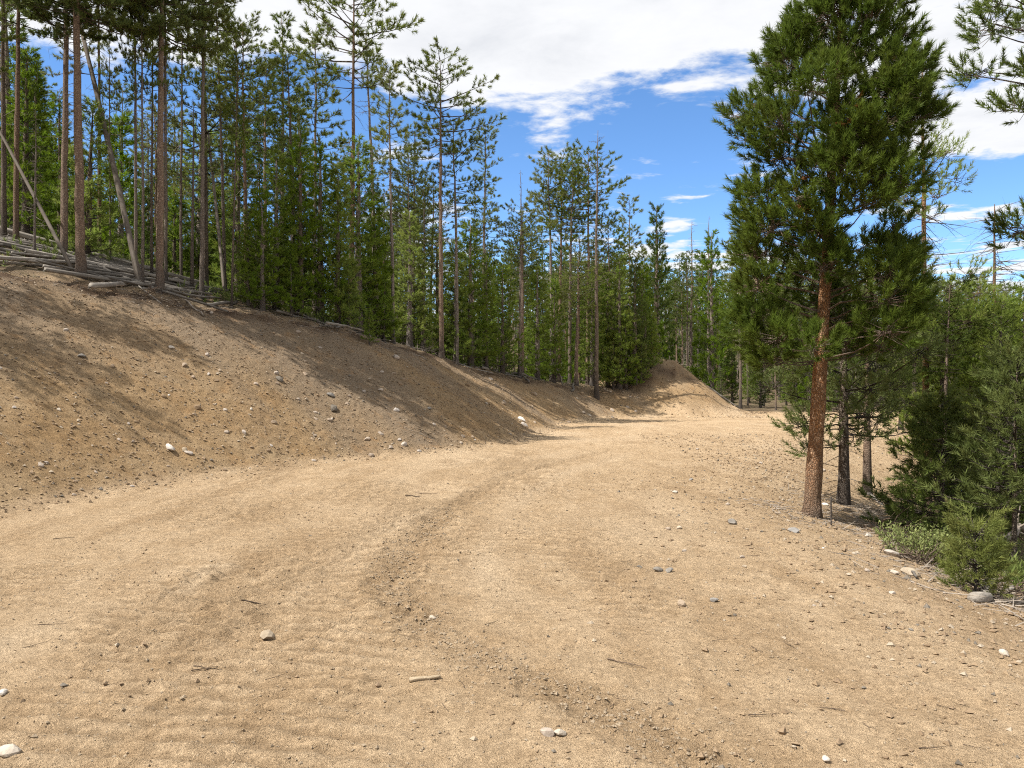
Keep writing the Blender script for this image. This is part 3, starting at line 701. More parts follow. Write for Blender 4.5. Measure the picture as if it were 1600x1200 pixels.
# fill the forest: tops kept under the photograph's skyline
SKY = np.array([(0, -260), (375, -260), (400, 70), (520, 70), (560, 130), (620, 190), (700, 225), (760, 250), (830, 310), (930, 320), (980, 350), (1030, 360), (1100, 375), (1200, 385), (1290, 400), (1420, 440), (1500, 430), (1700, 420)], float)
rr = random.Random(11); n_t = n_y = n_s = 0; tries = 0
NC = 9000
C_px = np.array([rr.uniform(-60, 1640) for _ in range(NC)]); C_d = np.array([14 + 62 * rr.random() ** 1.25 for _ in range(NC)]); C_x = (C_px - 800) / F * C_d
C_f = fields(C_x, C_d); C_z = height(C_x, C_d, C_f)
for ci in range(NC):
    if n_t + n_y + n_s >= 500: break
    px, d, x = float(C_px[ci]), float(C_d[ci]), float(C_x[ci])
    f = {k: v[ci:ci + 1] for k, v in C_f.items()}; so = float(f['s'][0] - f['stop'][0]); w = float(f['w'][0])
    left = so > .8 and px < 1010
    back = px >= 1000 and d > 45.5 and float(f['s'][0]) > 1.0 and float(f['mound'][0]) < .15
    right = w > 3.5 and px > 1430 and 13 < d < 24
    if not (left or back or right): continue
    if px < 370 and d < 33 and rr.random() < .78: continue
    if 370 <= px < 850 and so < 5 and rr.random() < .5: continue
    young = rr.random() < (.62 if px > 370 else (.3 if d < 24 else .68))
    if taken(x, d, (.75 if young else .95) * (1 if d < 40 else 1.3)): continue
    z = float(C_z[ci]); ys = np.interp(px, SKY[:, 0], SKY[:, 1]) + abs(rr.gauss(0, 75))
    Hm = (600 - ys) / F * d + CAMZ - z
    zone_ = 'in the hollow beyond the fill slope' if right else ('in the woods past the road bend' if back else ('behind the log heap' if px < 370 else 'in the forest above the bank'))
    if young:
        H = min(rr.uniform(2.2, 6.5) if px > 370 else rr.uniform(3.5, 9.0), Hm)
        if H < 1.5: continue
        k = rr.choice((0, 1, 2, 3, 3, 0)); n_y += 1; pr = YOUNG[k]
        lab = ('light green bushy young pine', 'light green broad young pine', 'light green pointed young pine', 'dark green pointed young fir', '')[k] + ' ' + zone_
    elif rr.random() < .13:
        H = min(rr.uniform(6, 11), Hm); k = rr.randrange(3)
        if H < 3: continue
        n_s += 1; pr = SNAG[k]; lab = ('grey dead trunk bristling with long bare twigs', 'grey dead trunk bare until its top', 'short grey dead trunk bristling down to its foot')[k] + ' ' + zone_
    else:
        H = min(rr.uniform(8, 13.5), Hm)
        if H < 3.5: continue
        n_t += 1; k = rr.randrange(6) if px > 370 else rr.choice((7, 7, 7, 1, 3, 4)); pr = TALL[k]
        lab = ('grey-stemmed slim pine with rounded top crown', 'grey-stemmed slim pine with narrow pointed crown', 'brown-stemmed slim pine with small high crown', 'brown-stemmed slim pine with long loose crown', 'thin grey-stemmed pine with ragged crown', 'brown-stemmed slim pine with broad dark crown', '', 'grey-stemmed pine with boughs far down its trunk')[k] + ' ' + zone_
    grp = lab.split(' ' + zone_)[0] + 's ' + zone_
    TREES.append((x, d)); place(pr, (x, d, z - .05), H, None, (rr.gauss(0, .015), rr.gauss(0, .015)), lab, grp, wide=rr.uniform(.85, 1.15) * (1.0 if H > pr.H * .6 else 1.3), r=rr)
print('forest', n_t, n_y, n_s)

# the wood beyond, one mass
def far_forest():
    r = np.random.default_rng(5); parts = []
    for k in range(380):
        d = r.uniform(66, 140); px = r.uniform(-150, 1750) if k < 270 else r.uniform(850, 1350); x = (px - 800) / F * d; z = zat(x, d)
        ys = np.interp(px, SKY[:, 0], np.maximum(SKY[:, 1], 150)) + r.uniform(10, 90); H = (600 - ys) / F * d + CAMZ - z
        H = min(max(H, 4), r.uniform(9, 15)); n = 90
        u = r.random(n); az = r.random(n) * 6.283; R = (.16 * H * (1 - u) + .25) * np.sqrt(r.random(n))
        B = np.stack([x + R * np.cos(az), d + R * np.sin(az), z + H * (.02 + .98 * u)], 1)
        A = norm(np.stack([np.cos(az), np.sin(az), r.uniform(0, 1.2, n)], 1))
        V, Tn, tn = needles(B, A, np.full(n, .5), 8, .5, .12, r); parts.append((V, Tn, 0, tn))
        V, Tn = prisms([(x, d, z - .5)], [(x, d, z + H)], [.14], [.03], 5); parts.append((V, Tn, 1, 0.0))
    V, Tn, mi, a = join(parts)
    link('distant_forest', mesh_np('distant_forest', V, Tn, [M['fir'], M['bark_grey']], mi, False, {'tint': a}), kind='stuff', label='far wooded hillside of conifers behind the near trees', category='forest')
far_forest()

# ------------------------------------------------------------------ the large pine by the road and its neighbours
def thing(name, loc, label, cat, group=None, rot=(0, 0, 0)):
    e = bpy.data.objects.new(name, None); col.objects.link(e); e.location = loc; e.rotation_euler = rot; e['label'] = label; e['category'] = cat
    if group: e['group'] = group
    return e

def hero_pine():
    p = hit(1268, 806); d = p.y; ppm = F / d; r = np.random.default_rng(42)
    e = thing('pine_tree', p, 'large bushy pine with orange-brown trunk at the road edge', 'pine tree')
    H = (600 + 55) / F * d + CAMZ - p.z; lean = (1315 - 1268) / 805.0
    tm, ax0 = trunk_mesh('trunk', H, 12.5 / ppm, M['bark_hero'], r, .006, 20, .12, rings=40, flare=.32, dead=(1.7, 2.9, 16, .45))
    v = np.empty(len(tm.vertices) * 3, np.float32); tm.vertices.foreach_get('co', v); v = v.reshape(-1, 3); v[:, 0] += lean * np.clip(v[:, 2], -1, None); tm.vertices.foreach_set('co', v.ravel()); tm.update()
    axis = lambda z: ax0(z) + np.stack([lean * z, 0 * z, 0 * z], -1)
    link('trunk', tm, e)
    rows = np.array([-80, -40, 0, 40, 100, 150, 180, 210, 240, 290, 340, 400, 450, 500, 560, 590], float)
    lx = np.array([1322, 1305, 1282, 1236, 1202, 1164, 1142, 1150, 1190, 1162, 1168, 1160, 1156, 1158, 1168, 1215]); rx = np.array([1330, 1362, 1392, 1412, 1424, 1430, 1438, 1440, 1444, 1420, 1420, 1412, 1412, 1420, 1415, 1370])
    cl = []; ncl = 76
    for k in range(ncl):
        y = -30 + 602 * ((k * .618034) % 1.0); zc = (600 - y) / F * d + CAMZ - p.z; cx = 1268 + lean * (806 - y); rc = r.uniform(.22, .40) * (1 if y > 40 else .8)
        Rl = (cx - np.interp(y, rows, lx)) / ppm; Rr = (np.interp(y, rows, rx) - cx) / ppm; az = k * 2.0 * math.pi * .7548777 + r.normal(0, .3); c, s_ = math.cos(az), math.sin(az)
        R = (Rr if c > 0 else Rl) * abs(c) + .5 * (Rl + Rr) * (1 - abs(c)); R = max(.05, R - rc * .75) * (1.0 if k % 4 else .5)
        if y > 455 and s_ < -.15 and abs(c) < .5: continue        # the trunk stands free in front
        q0 = axis(np.array([zc]))[0]; zb = min(max(zc - (.25 + .35 * (585 - y) / 700) * R - .1, 2.1), H - .1)
        cl.append(((q0[0] + R * c, q0[1] + R * s_, zc), rc, zb))
    for (px, py, rc) in ((1162, 185, .24), (1180, 160, .22), (1172, 215, .2), (1185, 300, .28), (1182, 350, .26), (1178, 450, .32), (1180, 510, .32), (1205, 560, .28), (1232, 70, .22), (1262, 30, .22), (1400, 60, .24), (1412, 130, .28), (1420, 200, .28), (1404, 300, .28), (1398, 400, .3), (1400, 480, .3), (1380, 545, .28), (1300, 10, .22), (1345, 5, .22)):
        zc = (600 - py) / F * d + CAMZ - p.z; q0 = axis(np.array([zc]))[0]; x = (px - 800) / F * d - p.x
        cl.append(((x, q0[1] + r.normal(0, .15), zc), rc, min(max(zc - .35 * abs(x - q0[0]), 2.1), H - .1)))
    for k in range(22):                                             # boughs towards the road hide the upper trunk
        y = -10 + 440 * ((k * .618034) % 1.0); zc = (600 - y) / F * d + CAMZ - p.z; q0 = axis(np.array([zc]))[0]; az = -1.57 + r.uniform(-.75, .75); R = r.uniform(.3, .95); zc2 = zc - .05
        cl.append(((q0[0] + R * math.cos(az), q0[1] + R * math.sin(az), zc2), r.uniform(.22, .34), min(max(zc - .4 * R, 2.1), H - .1)))
    cm, ns = clump_crown('crown', axis, cl, r, 42, 84, .10, .0095, .17, M['hero'], M['bark_hero'])
    print('hero shoots', ns); c = link('crown', cm, e)
    B, A = [], []
    for (px, py, dy) in ((1285, 197, -.9), (1258, 235, -1.0), (1222, 300, -.5), (1366, 122, -.5), (1352, 230, -.6), (1234, 333, -.5)):
        q = np.array([(px - 800) / F * d - p.x, dy, (600 - py) / F * d + CAMZ - p.z])
        for k in range(3): B.append(q + r.normal(0, .05, 3)); A.append(norm(r.normal(0, 1, 3) + [0, -.4, .3]))
    V, Tn, tn = needles(np.array(B), np.array(A), np.full(len(B), .09), 60, .06, .006, r)
    link('dead_needle_clump', mesh_np('dead_needle_clump', V, Tn, [M['rust']], None, False, {'tint': tn}), e, kind='stuff')
    TREES.append((p.x, p.y)); return p
hero = hero_pine()

def near_pine(px, base, ytop, label, ybot, Rpx, seed, mat, barkm, tw, n, d=None, lean=0.0, K=40, shape=None, dead=None, rise=(.0, .7), sl=.17, gap=0.0, name='pine_tree', cat='pine tree', nl=.09, w=.011, spacing=.12, zones=None):
    if d is None: p = hit(px, base)
    else: p = Vector(((px - 800) / F * d, d, 0)); p.z = zat(p.x, p.y)
    d = p.y; ppm = F / d; r = np.random.default_rng(seed); zz = lambda y: (600 - y) / F * d + CAMZ - p.z
    e = thing(name, p, label, cat); H = zz(ytop)
    tm, ax0 = trunk_mesh('trunk', H, tw / 2 / ppm, barkm, r, .012, 12, .12, flare=.2, dead=dead and (zz(dead[0]), zz(dead[1]), dead[2], dead[3]))
    v = np.empty(len(tm.vertices) * 3, np.float32); tm.vertices.foreach_get('co', v); v = v.reshape(-1, 3); v[:, 0] += lean * v[:, 2]; tm.vertices.foreach_set('co', v.ravel()); tm.update()
    axis = lambda z: ax0(z) + np.stack([lean * z, 0 * z, 0 * z], -1)
    link('trunk', tm, e); br = []
    for (y0, y1, R, nn) in (zones or [(ybot, ytop, Rpx, n)]):
        prof = (lambda u, R=R: R / ppm * shape(u)) if shape else (lambda u, R=R: R / ppm * (.55 + .6 * math.sin(math.pi * (u * .8 + .1))))
        br += branches_profile(r, int(nn * 1.3), zz(y0), min(zz(y1), H), prof, rise[0], rise[1], .35, gap)
    if shape: cm, ns = crown_mesh('crown', axis, br, r, sl, K, nl, w, spacing, mat, barkm, up=.7, clump=.35)
    else:
        cl = []
        for i_, (z, az, L, ri) in enumerate(br):
            if i_ % 2: continue
            rc = min(.34, .16 + .2 * L) * r.uniform(.75, 1.1); q0 = axis(np.array([z]))[0]; Lc = max(.05, L - rc * .7); cl.append(((q0[0] + math.cos(az) * Lc, q0[1] + math.sin(az) * Lc, z + ri), rc, max(.2, z - .1 * L)))
            if L > .8: cl.append(((q0[0] + math.cos(az) * Lc * .55 + r.normal(0, .1), q0[1] + math.sin(az) * Lc * .55 + r.normal(0, .1), z + ri * .5), rc * .8, max(.2, z - .1 * L)))
        cm, ns = clump_crown('crown', axis, cl, r, 26, K, nl, w, sl, mat, barkm)
    link('crown', cm, e); TREES.append((p.x, p.y)); return e
cone = lambda u: (1 - u) ** .8 + .08
near_pine(1318, 788, 440, 'dark shaded pine with blackish trunk close behind the large pine', 690, 118, 71, M['fir'], M['bark_grey'], 19, 62, K=34, rise=(-.12, .5), dead=(770, 640, 22, .6))
near_pine(1355, 772, 420, 'shaded pine with dark foot standing second behind the large pine', 640, 66, 72, M['fir'], M['bark'], 13, 50, K=32, rise=(-.1, .5))
near_pine(1449, None, 100, 'orange-trunked pine with drooping dead branches and thin bare top', 0, 0, 73, M['young'], M['bark_hero'], 12, 0, d=15.5, K=30, zones=[(555, 470, 88, 40), (345, 215, 58, 26)], dead=(480, 330, 70, 1.0), rise=(.0, .35), lean=-.012)
near_pine(1472, 852, 632, 'dark low bushy pine above the green shrub', 838, 86, 74, M['fir'], M['bark_grey'], 8, 90, K=40, shape=cone, rise=(.1, .8), name='young_pine', cat='young pine')
near_pine(1585, None, 560, 'full young pine beside the long grey fallen branch', 800, 95, 75, M['fir'], M['bark_grey'], 9, 90, d=9.6, K=36, shape=cone, rise=(.1, .8), name='young_pine', cat='young pine')
near_pine(1560, None, 470, 'light green young pine behind the orange-trunked pine', 740, 95, 76, M['young'], M['bark_grey'], 8, 90, d=14.5, K=28, shape=cone, rise=(.1, .8), name='young_pine', cat='young pine')
near_pine(1490, None, 440, 'broad light green young pine among the hollow trees', 720, 80, 77, M['young'], M['bark_grey'], 8, 90, d=18, K=24, shape=cone, rise=(.1, .8), name='young_pine', cat='young pine')
near_pine(1553, None, 318, 'half-dead tall pine with bare side twigs against the clouds', 0, 0, 78, M['pine'], M['bark'], 9, 0, d=24, K=20, zones=[(520, 470, 40, 14)], dead=(480, 330, 70, 1.3))
near_pine(1712, None, -260, 'overhanging pine reaching dark boughs in from beyond the road edge', 0, 0, 79, M['hero'], M['bark'], 22, 0, d=10.2, K=60, zones=[(430, 310, 112, 10), (175, -60, 188, 46)], rise=(.05, .5), sl=.19, spacing=.12)

# seedling and shrub by the stones
near_pine(1524, 925, 828, 'pale green pine seedling beside the white boulder', 926, 36, 81, M['pine'], M['bark_grey'], 4, 52, K=46, shape=lambda u: (1 - u) ** .7 + .1, rise=(.25, 1.0), sl=.14, nl=.06, w=.006, spacing=.1, name='pine_seedling', cat='seedling')

def shrub(px, py, R, H, label, seed, n=420, name='leafy_shrub'):
    p = hit(px, py); r = np.random.default_rng(seed); e = thing(name, p, label, 'shrub')
    P0, P1, X0, X1, L = [], [], [], [], []
    for k in range(46):
        a = r.random() * 6.28; rad = R * math.sqrt(r.random()); b = np.array([rad * math.cos(a) * .6, rad * math.sin(a) * .6, -.08]); tip = np.array([rad * math.cos(a) * 1.15, rad * math.sin(a) * 1.15, H * r.uniform(.55, 1.1)])
        P0.append(b); P1.append(tip); X0.append(.005); X1.append(.002)
        for j in range(n // 46 + 1): f = r.uniform(.3, 1); L.append(b + (tip - b) * f + r.normal(0, .02, 3))
    V, Tn = prisms(P0, P1, X0, X1, 3); link('stem', mesh_np('stem', V, Tn, [M['dark_twig']], None), e, kind='stuff')
    L = np.array(L); m = len(L); d = norm(r.normal(0, 1, (m, 3)) + [0, 0, .7]); u, v = perp(d); ln = r.uniform(.03, .055, m)[:, None]; wd = ln * .24
    A = L; B = L + d * ln * .5 + u * wd; C = L + d * ln; D = L + d * ln * .5 - u * wd
    V = np.stack([A, B, C, D], 1).reshape(-1, 3); i = np.arange(m)[:, None] * 4
    Tn = np.concatenate([i + [0, 1, 2], i + [0, 2, 3]])
    link('foliage', mesh_np('foliage', V, Tn, [M['leaf']], None, False, {'tint': np.repeat(r.random(m), 4)}), e)
shrub(1440, 872, .42, .36, 'low leafy green shrub with pale leaf tips below the dark pine', 1, 1500)
shrub(1478, 884, .40, .32, 'low leafy shrub touching the pale green pine seedling', 2, 1300)
shrub(1505, 868, .38, .34, 'low leafy shrub between the seedling and the dark low pine', 4, 1200)
shrub(1556, 880, .42, .40, 'leafy green shrub just behind the white boulder', 5, 1300)
shrub(1412, 852, .3, .22, 'small leafy shrub beside the brown brushwood heap', 6, 800)
shrub(1572, 836, .5, .5, 'leafy green shrub behind the long grey fallen branch', 3, 1500)

# ------------------------------------------------------------------ logs, poles, sticks
def log_mesh(seed, sides=9, n=9, bend=.012):
    r = np.random.default_rng(seed); xs = np.linspace(0, 1, n); ax = np.cumsum(r.normal(0, bend, (n, 2)), 0); ax -= ax[0] + (ax[-1] - ax[0]) * xs[:, None]
    an = np.arange(sides) * 2 * math.pi / sides; V = np.zeros((n, sides, 3)); V[..., 0] = xs[:, None] + .004 * r.normal(size=(n, sides)) * ((xs == 0) | (xs == 1))[:, None]
    rad = (1 - .38 * xs)[:, None] * (1 + .06 * r.normal(size=(n, sides)))
    return V, ax, rad, an, sides, n
def make_log(seed, ratio, mat, bend=.012, stubs=0):
    """unit length along x, radius `ratio` of its length"""
    V, ax, rad, an, sides, n = log_mesh(seed, bend=bend); r = np.random.default_rng(seed + 1)
    V[..., 1] = ax[:, :1] + np.cos(an) * rad * ratio; V[..., 2] = ax[:, 1:] + np.sin(an) * rad * ratio
    i = np.arange(n - 1)[:, None] * sides; j = np.arange(sides)[None]; jn = (j + 1) % sides
    Q = np.stack([i + j, i + sides + j, i + sides + jn, i + jn], -1).reshape(-1, 4); Tn = np.concatenate([Q[:, [0, 1, 2]], Q[:, [0, 2, 3]]])
    c0 = np.stack([np.zeros(sides - 2, int), np.arange(1, sides - 1), np.arange(2, sides)], 1); c1 = c0[:, ::-1] + (n - 1) * sides
    parts = [(V.reshape(-1, 3), np.concatenate([Tn, c0, c1]), 0, 0.0)]
    if stubs:
        P0, P1 = [], []
        for k in range(stubs):
            x = r.uniform(.1, .95); q = np.array([x, np.interp(x, np.linspace(0, 1, n), ax[:, 0]), np.interp(x, np.linspace(0, 1, n), ax[:, 1])]); a = r.uniform(-.4, 3.6)
            P0.append(q); P1.append(q + np.array([r.uniform(.0, .05), math.cos(a) * ratio * r.uniform(2, 6), math.sin(a) * ratio * r.uniform(2, 6)]))
        V2, T2 = prisms(P0, P1, [ratio * .25] * stubs, [ratio * .08] * stubs, 4); parts.append((V2, T2, 0, 0.0))
    V, Tn, mi, a = join(parts); return mesh_np('log', V, Tn, [mat], None, True)
LOGS = [make_log(501, .018, M['wood'], .006), make_log(502, .02, M['wood'], .007, stubs=4), make_log(503, .03, M['wood'], .02), make_log(504, .014, M['twig'], .02, stubs=5), make_log(505, .05, M['wood'], .02)]
POLE = make_log(506, .018, M['wood'], .002); DEADPOLE = make_log(507, .018, M['twig'], .002)
def lay(mesh, a, b, label, name='fallen_log', cat='log', group=None, lift=0.0, width=1.0):
    a = Vector(a); b = Vector(b); x = (b - a); L = x.length; x.normalize(); z = Vector((0, 0, 1)); y = z.cross(x).normalized(); z = x.cross(y)
    o = link(name, mesh, None, label=label, category=cat)
    if group: o['group'] = group
    a = a + Vector((0, 0, lift))
    o.matrix_world = Matrix(((x.x * L, y.x * L * width, z.x * L * width, a.x), (x.y * L, y.y * L * width, z.y * L * width, a.y), (x.z * L, y.z * L * width, z.z * L * width, a.z), (0, 0, 0, 1)))
    return o
def ground_seg(x, y, dx, dy, L, r_):
    """a log resting on the ground: both ends lifted so that it does not sink under the middle"""
    ts = np.linspace(0, 1, 7); zs = height(x + dx * L * ts, y + dy * L * ts); k = np.polyfit(ts, zs, 1); res = float(np.max(zs - np.polyval(k, ts)))
    z0 = k[1] + res * .7 + r_ * .75; return (x, y, z0), (x + dx * L, y + dy * L, z0 + k[0])
rl = random.Random(3)
def t_of(px, off=0):
    p = column(px, off); return float(fields(np.array([p.x]), np.array([p.y]))['t'][0])
def scatter_logs(n, pxa, pxb, s0, s1, la, lb, label, group, meshes, wid=(.7, 1.3), jit=.16, pile=0.0):
    ta, tb = t_of(pxa), t_of(pxb)
    for k in range(n):
        t = rl.uniform(ta, tb); s = rl.uniform(s0, s1); p, dr = bank_pt(t, s); L = rl.uniform(la, lb); a = math.atan2(dr.y, dr.x) + rl.gauss(0, jit); m = rl.choice(meshes); wd = rl.uniform(*wid)
        a0, b0 = ground_seg(p.x - math.cos(a) * L / 2, p.y - math.sin(a) * L / 2, math.cos(a), math.sin(a), L, .02 * L * wd)
        lay(m, a0, b0, label, group=group, width=wd, lift=rl.random() * pile)
scatter_logs(64, -60, 350, .4, 4.8, 1.6, 5.6, 'bleached grey log in the long heap along the bank top', 'logs heaped along the bank top', [POLE, LOGS[0], LOGS[1], LOGS[1]], wid=(.3, .85), pile=.14, jit=.3)
scatter_logs(14, -40, 300, 5.0, 12, 2.0, 4.5, 'bleached log lying farther back among the trunks', 'logs lying back among the trunks', [LOGS[0], LOGS[1]], wid=(.7, 1.4), jit=.5, pile=.05)
scatter_logs(9, 470, 570, .0, .9, 1.0, 2.4, 'grey log on the bank edge under the young pines', 'logs under the young pines', [LOGS[0], LOGS[1]], jit=.2, pile=.08)
scatter_logs(9, 600, 720, .0, 1.0, .8, 2.0, 'grey stick log by the feet of the two slender bank-edge pines', 'stick logs by the slender pines', [LOGS[1], LOGS[3]], jit=.5, pile=.06)
scatter_logs(10, 740, 930, -.1, .7, .8, 2.0, 'short grey log near the short stout pine', 'short logs near the stout pine', [LOGS[1], LOGS[2]], jit=.5, pile=.05)
def lay_px(mesh, p0, p1, label, width=1.0, lift=.03, name='fallen_log', cat='log', group=None):
    a = hit(*p0); b = hit(*p1); return lay(mesh, a, b, label, name, cat, group, lift, width)
a = column(256, .25); b = column(345, .5); lay(LOGS[1], a, b, 'bright white log ending beside the bleached root', width=1.0, lift=.12)
a = column(325, .1); b = column(371, .55); lay(LOGS[4], a, b, 'thick bleached log end jutting from the bank edge', width=1.0, lift=.07)
lay_px(POLE, (216, 447), (252, 476), 'pale straight stick lying down the bank below patchy-barked trunk', .9, .03, 'stick', 'stick')
lay_px(LOGS[3], (285, 455), (318, 496), 'pale forked stick hanging down the bank from the roots', 1.3, .03, 'stick', 'stick')
b = column(880, .1); a = Vector(((858 - 800) / F * b.y, b.y + .1, CAMZ + (600 - 552) / F * b.y)); lay(LOGS[2], a, b, 'pale split log tipped up beside the short stout pine', width=.9, lift=.05)
lay_px(LOGS[0], (828, 577), (838, 588), 'small pale stick lying down the upper bank, first of two', .9, .03, 'stick', 'stick')
lay_px(LOGS[0], (842, 577), (852, 588), 'small pale stick lying down the upper bank, second of two', .9, .03, 'stick', 'stick')
lay_px(LOGS[2], (655, 679), (684, 692), 'grey weathered stick at the shaded foot of the bank', .5, .03, 'stick', 'stick')
lay_px(LOGS[3], (632, 670), (668, 683), 'thin dark stick just above the grey one on the shaded bank', .8, .03, 'stick', 'stick')
lay_px(LOGS[3], (600, 527), (668, 565), 'long dark fallen branch running down the upper bank', 1.0, .04)
a0, b0 = ground_seg(9.9, 44.5, .93, -.33, 3.1, .06); lay(LOGS[0], a0, b0, 'grey pole lying down the far side of the mound', width=1.0, lift=.08)
# leaning dead poles
a = column(117, .5); b = Vector(((-14 - 800) / F * (a.y + 1.5), a.y + 1.5, CAMZ + (600 - 180) / F * (a.y + 1.5)))
lay(DEADPOLE, a, b, 'grey dead pole leaning against the thickest bank-top pine', 'leaning_pole', 'dead pole', width=.5)
a = column(219, .8); b = Vector(((126 - 800) / F * (a.y + 2), a.y + 2, CAMZ + (600 - 40) / F * (a.y + 2)))
lay(DEADPOLE, a, b, 'long thin dead pole leaning back from the trio of slim pines', 'leaning_pole', 'dead pole', width=.55)
a = column(352, 2.4); b = Vector(((325 - 800) / F * (a.y + 2), a.y + 2, CAMZ + (600 - 205) / F * (a.y + 2)))
lay(DEADPOLE, a, b, 'pale thin dead pole leaning behind the orange-barked pine', 'leaning_pole', 'dead pole', width=.5)
# right side wood
lay_px(LOGS[2], (1522, 940), (1553, 920), 'short broken pale log at the foot of the seedling', 1.0, .03)
a = hit(1482, 862); b = hit(1605, 846); lay(LOGS[3], a + Vector((0, 0, .06)), b + Vector((0, 0, .16)), 'long grey fallen branch bowed above the shrubs', width=1.3)
a = hit(1506, 716); b = hit(1540, 735); lay(LOGS[2], a, b, 'pale broken log lying in the hollow under the conifers', width=1.0, lift=.12)
lay_px(LOGS[2], (1414, 890), (1432, 905), 'small pale chunk of wood at the debris line', 1.2, .02)
lay_px(LOGS[1], (1358, 775), (1400, 802), 'weathered log lying at the foot of the second dark trunk', 1.2, .04)
lay_px(LOGS[0], (1560, 950), (1602, 975), 'grey stick lying below the white boulder', .8, .03, 'stick', 'stick')

# brushwood: a tangle of thin bare twigs
def brush_pile(px, py, R, H, n, label, mat, seed, name='brushwood'):
    p = hit(px, py); r = np.random.default_rng(seed); P0, P1, X0, X1 = [], [], [], []
    for k in range(n):
        a = r.random() * 6.28; q = np.array([r.normal(0, R * .4), r.normal(0, R * .4), r.uniform(-.03, H * .6)]); d = norm(np.array([math.cos(a), math.sin(a), r.uniform(-.1, .7)])); l = R * r.uniform(.35, 1.0); x = .004 + .008 * r.random()
        for j in range(4):
            d = norm(d + r.normal(0, .3, 3)); e = q + d * l / 4; P0.append(q); P1.append(e); X0.append(x * (1 - .2 * j)); X1.append(x * (.8 - .2 * j) + .001)
            dd = norm(d + r.normal(0, .8, 3)); P0.append(e); P1.append(e + dd * l * .22); X0.append(x * .4); X1.append(.001); q = e
    V, Tn = prisms(P0, P1, X0, X1, 4); link(name, mesh_np(name, V, Tn, [mat], None), None, label=label, category='brushwood', kind='stuff').location = p
brush_pile(1402, 806, .45, .3, 16, 'pale bare brushwood branch beside the dark low pine', M['wood'], 1)
brush_pile(1385, 838, .4, .25, 30, 'brown brushwood heap at the edge of the fill slope', M['dark_twig'], 2)
brush_pile(1425, 878, .35, .12, 34, 'dark twig litter heap beneath the leafy shrub', M['dark_twig'], 3)
brush_pile(1570, 930, .45, .15, 40, 'dark twig heap around the white boulder', M['dark_twig'], 4)
brush_pile(665, 531, .7, .3, 40, 'grey brushwood tangle between the slender bank-edge pines', M['twig'], 5)
brush_pile(278, 448, .5, .3, 22, 'white twisted root tangle at the bank edge below patchy-barked trunk', M['wood'], 6)
brush_pile(884, 578, .6, .2, 26, 'grey brushwood at the foot of the short stout pine', M['twig'], 7)
brush_pile(985, 606, .8, .2, 30, 'brown root tangle under the clump of conifers by the mound', M['dark_twig'], 8)
brush_pile(225, 462, .6, .12, 24, 'brown exposed rootlets on the bank under the thin grey stem', M['dark_twig'], 9)
brush_pile(1190, 646, .9, .12, 30, 'brown brushwood where the mound meets the road bend', M['dark_twig'], 10)

# stake
def stake():
    p = hit(1299, 822); e = make_log(601, .034, M['pale_wood'], .004)
    e.materials.clear(); e.materials.append(M['bark'])
    h = 46 / F * p.y
    o = lay(e, p - Vector((0, 0, .1)), p + Vector((.0, .01, h)), 'short sawn wooden stake standing beside the large pine trunk', 'wooden_stake', 'stake', width=.9); return o
stake()

# twigs lying on the road
def twig_mesh(seed, forks):
    r = np.random.default_rng(seed); P0, P1, X0, X1 = [], [], [], []; q = np.array([-.5, 0, .012]); d = np.array([1.0, r.normal(0, .1), 0]); x = .014
    for j in range(8):
        d = norm(d + np.array([.05, r.normal(0, .22), r.normal(0, .05) - q[2] * .6])); e = q + d * .128; P0.append(q); P1.append(e); X0.append(x); X1.append(x * .88); x *= .88
        if j in forks:
            dd = norm(d + np.array([0, r.choice([-1, 1]) * .8, .12])); l = r.uniform(.15, .35); P0.append(e); P1.append(e + dd * l); X0.append(x * .7); X1.append(x * .3)
        q = e
    V, Tn = prisms(P0, P1, X0, X1, 5); return mesh_np('twig', V, Tn, [M['dark_twig']], None, True)
TW = [twig_mesh(1, ()), twig_mesh(2, (3,)), twig_mesh(3, (2, 5)), twig_mesh(4, (1, 3, 5))]
def twig(px, py, Lpx, ang, k, label, group=None, fat=1.0):
    p = hit(px, py); L = Lpx / F * p.y; o = link('twig', TW[k], None, label=label, category='twig')
    if group: o['group'] = group
    n = Vector(NRM_at(p.x, p.y)); qn = Vector((0, 0, 1)).rotation_difference(n).to_matrix()
    o.matrix_world = Matrix.Translation(p + n * .004) @ qn.to_4x4() @ Matrix.Rotation(ang, 4, 'Z') @ Matrix.Diagonal((L, L * fat, L * fat, 1))
def NRM_at(x, y):
    e = .12; z = height(np.array([x - e, x + e, x, x]), np.array([y, y, y - e, y + e])); return Vector((-(z[1] - z[0]) / (2 * e), -(z[3] - z[2]) / (2 * e), 1)).normalized()
GT = 'thin dark twig lying on the bare road'
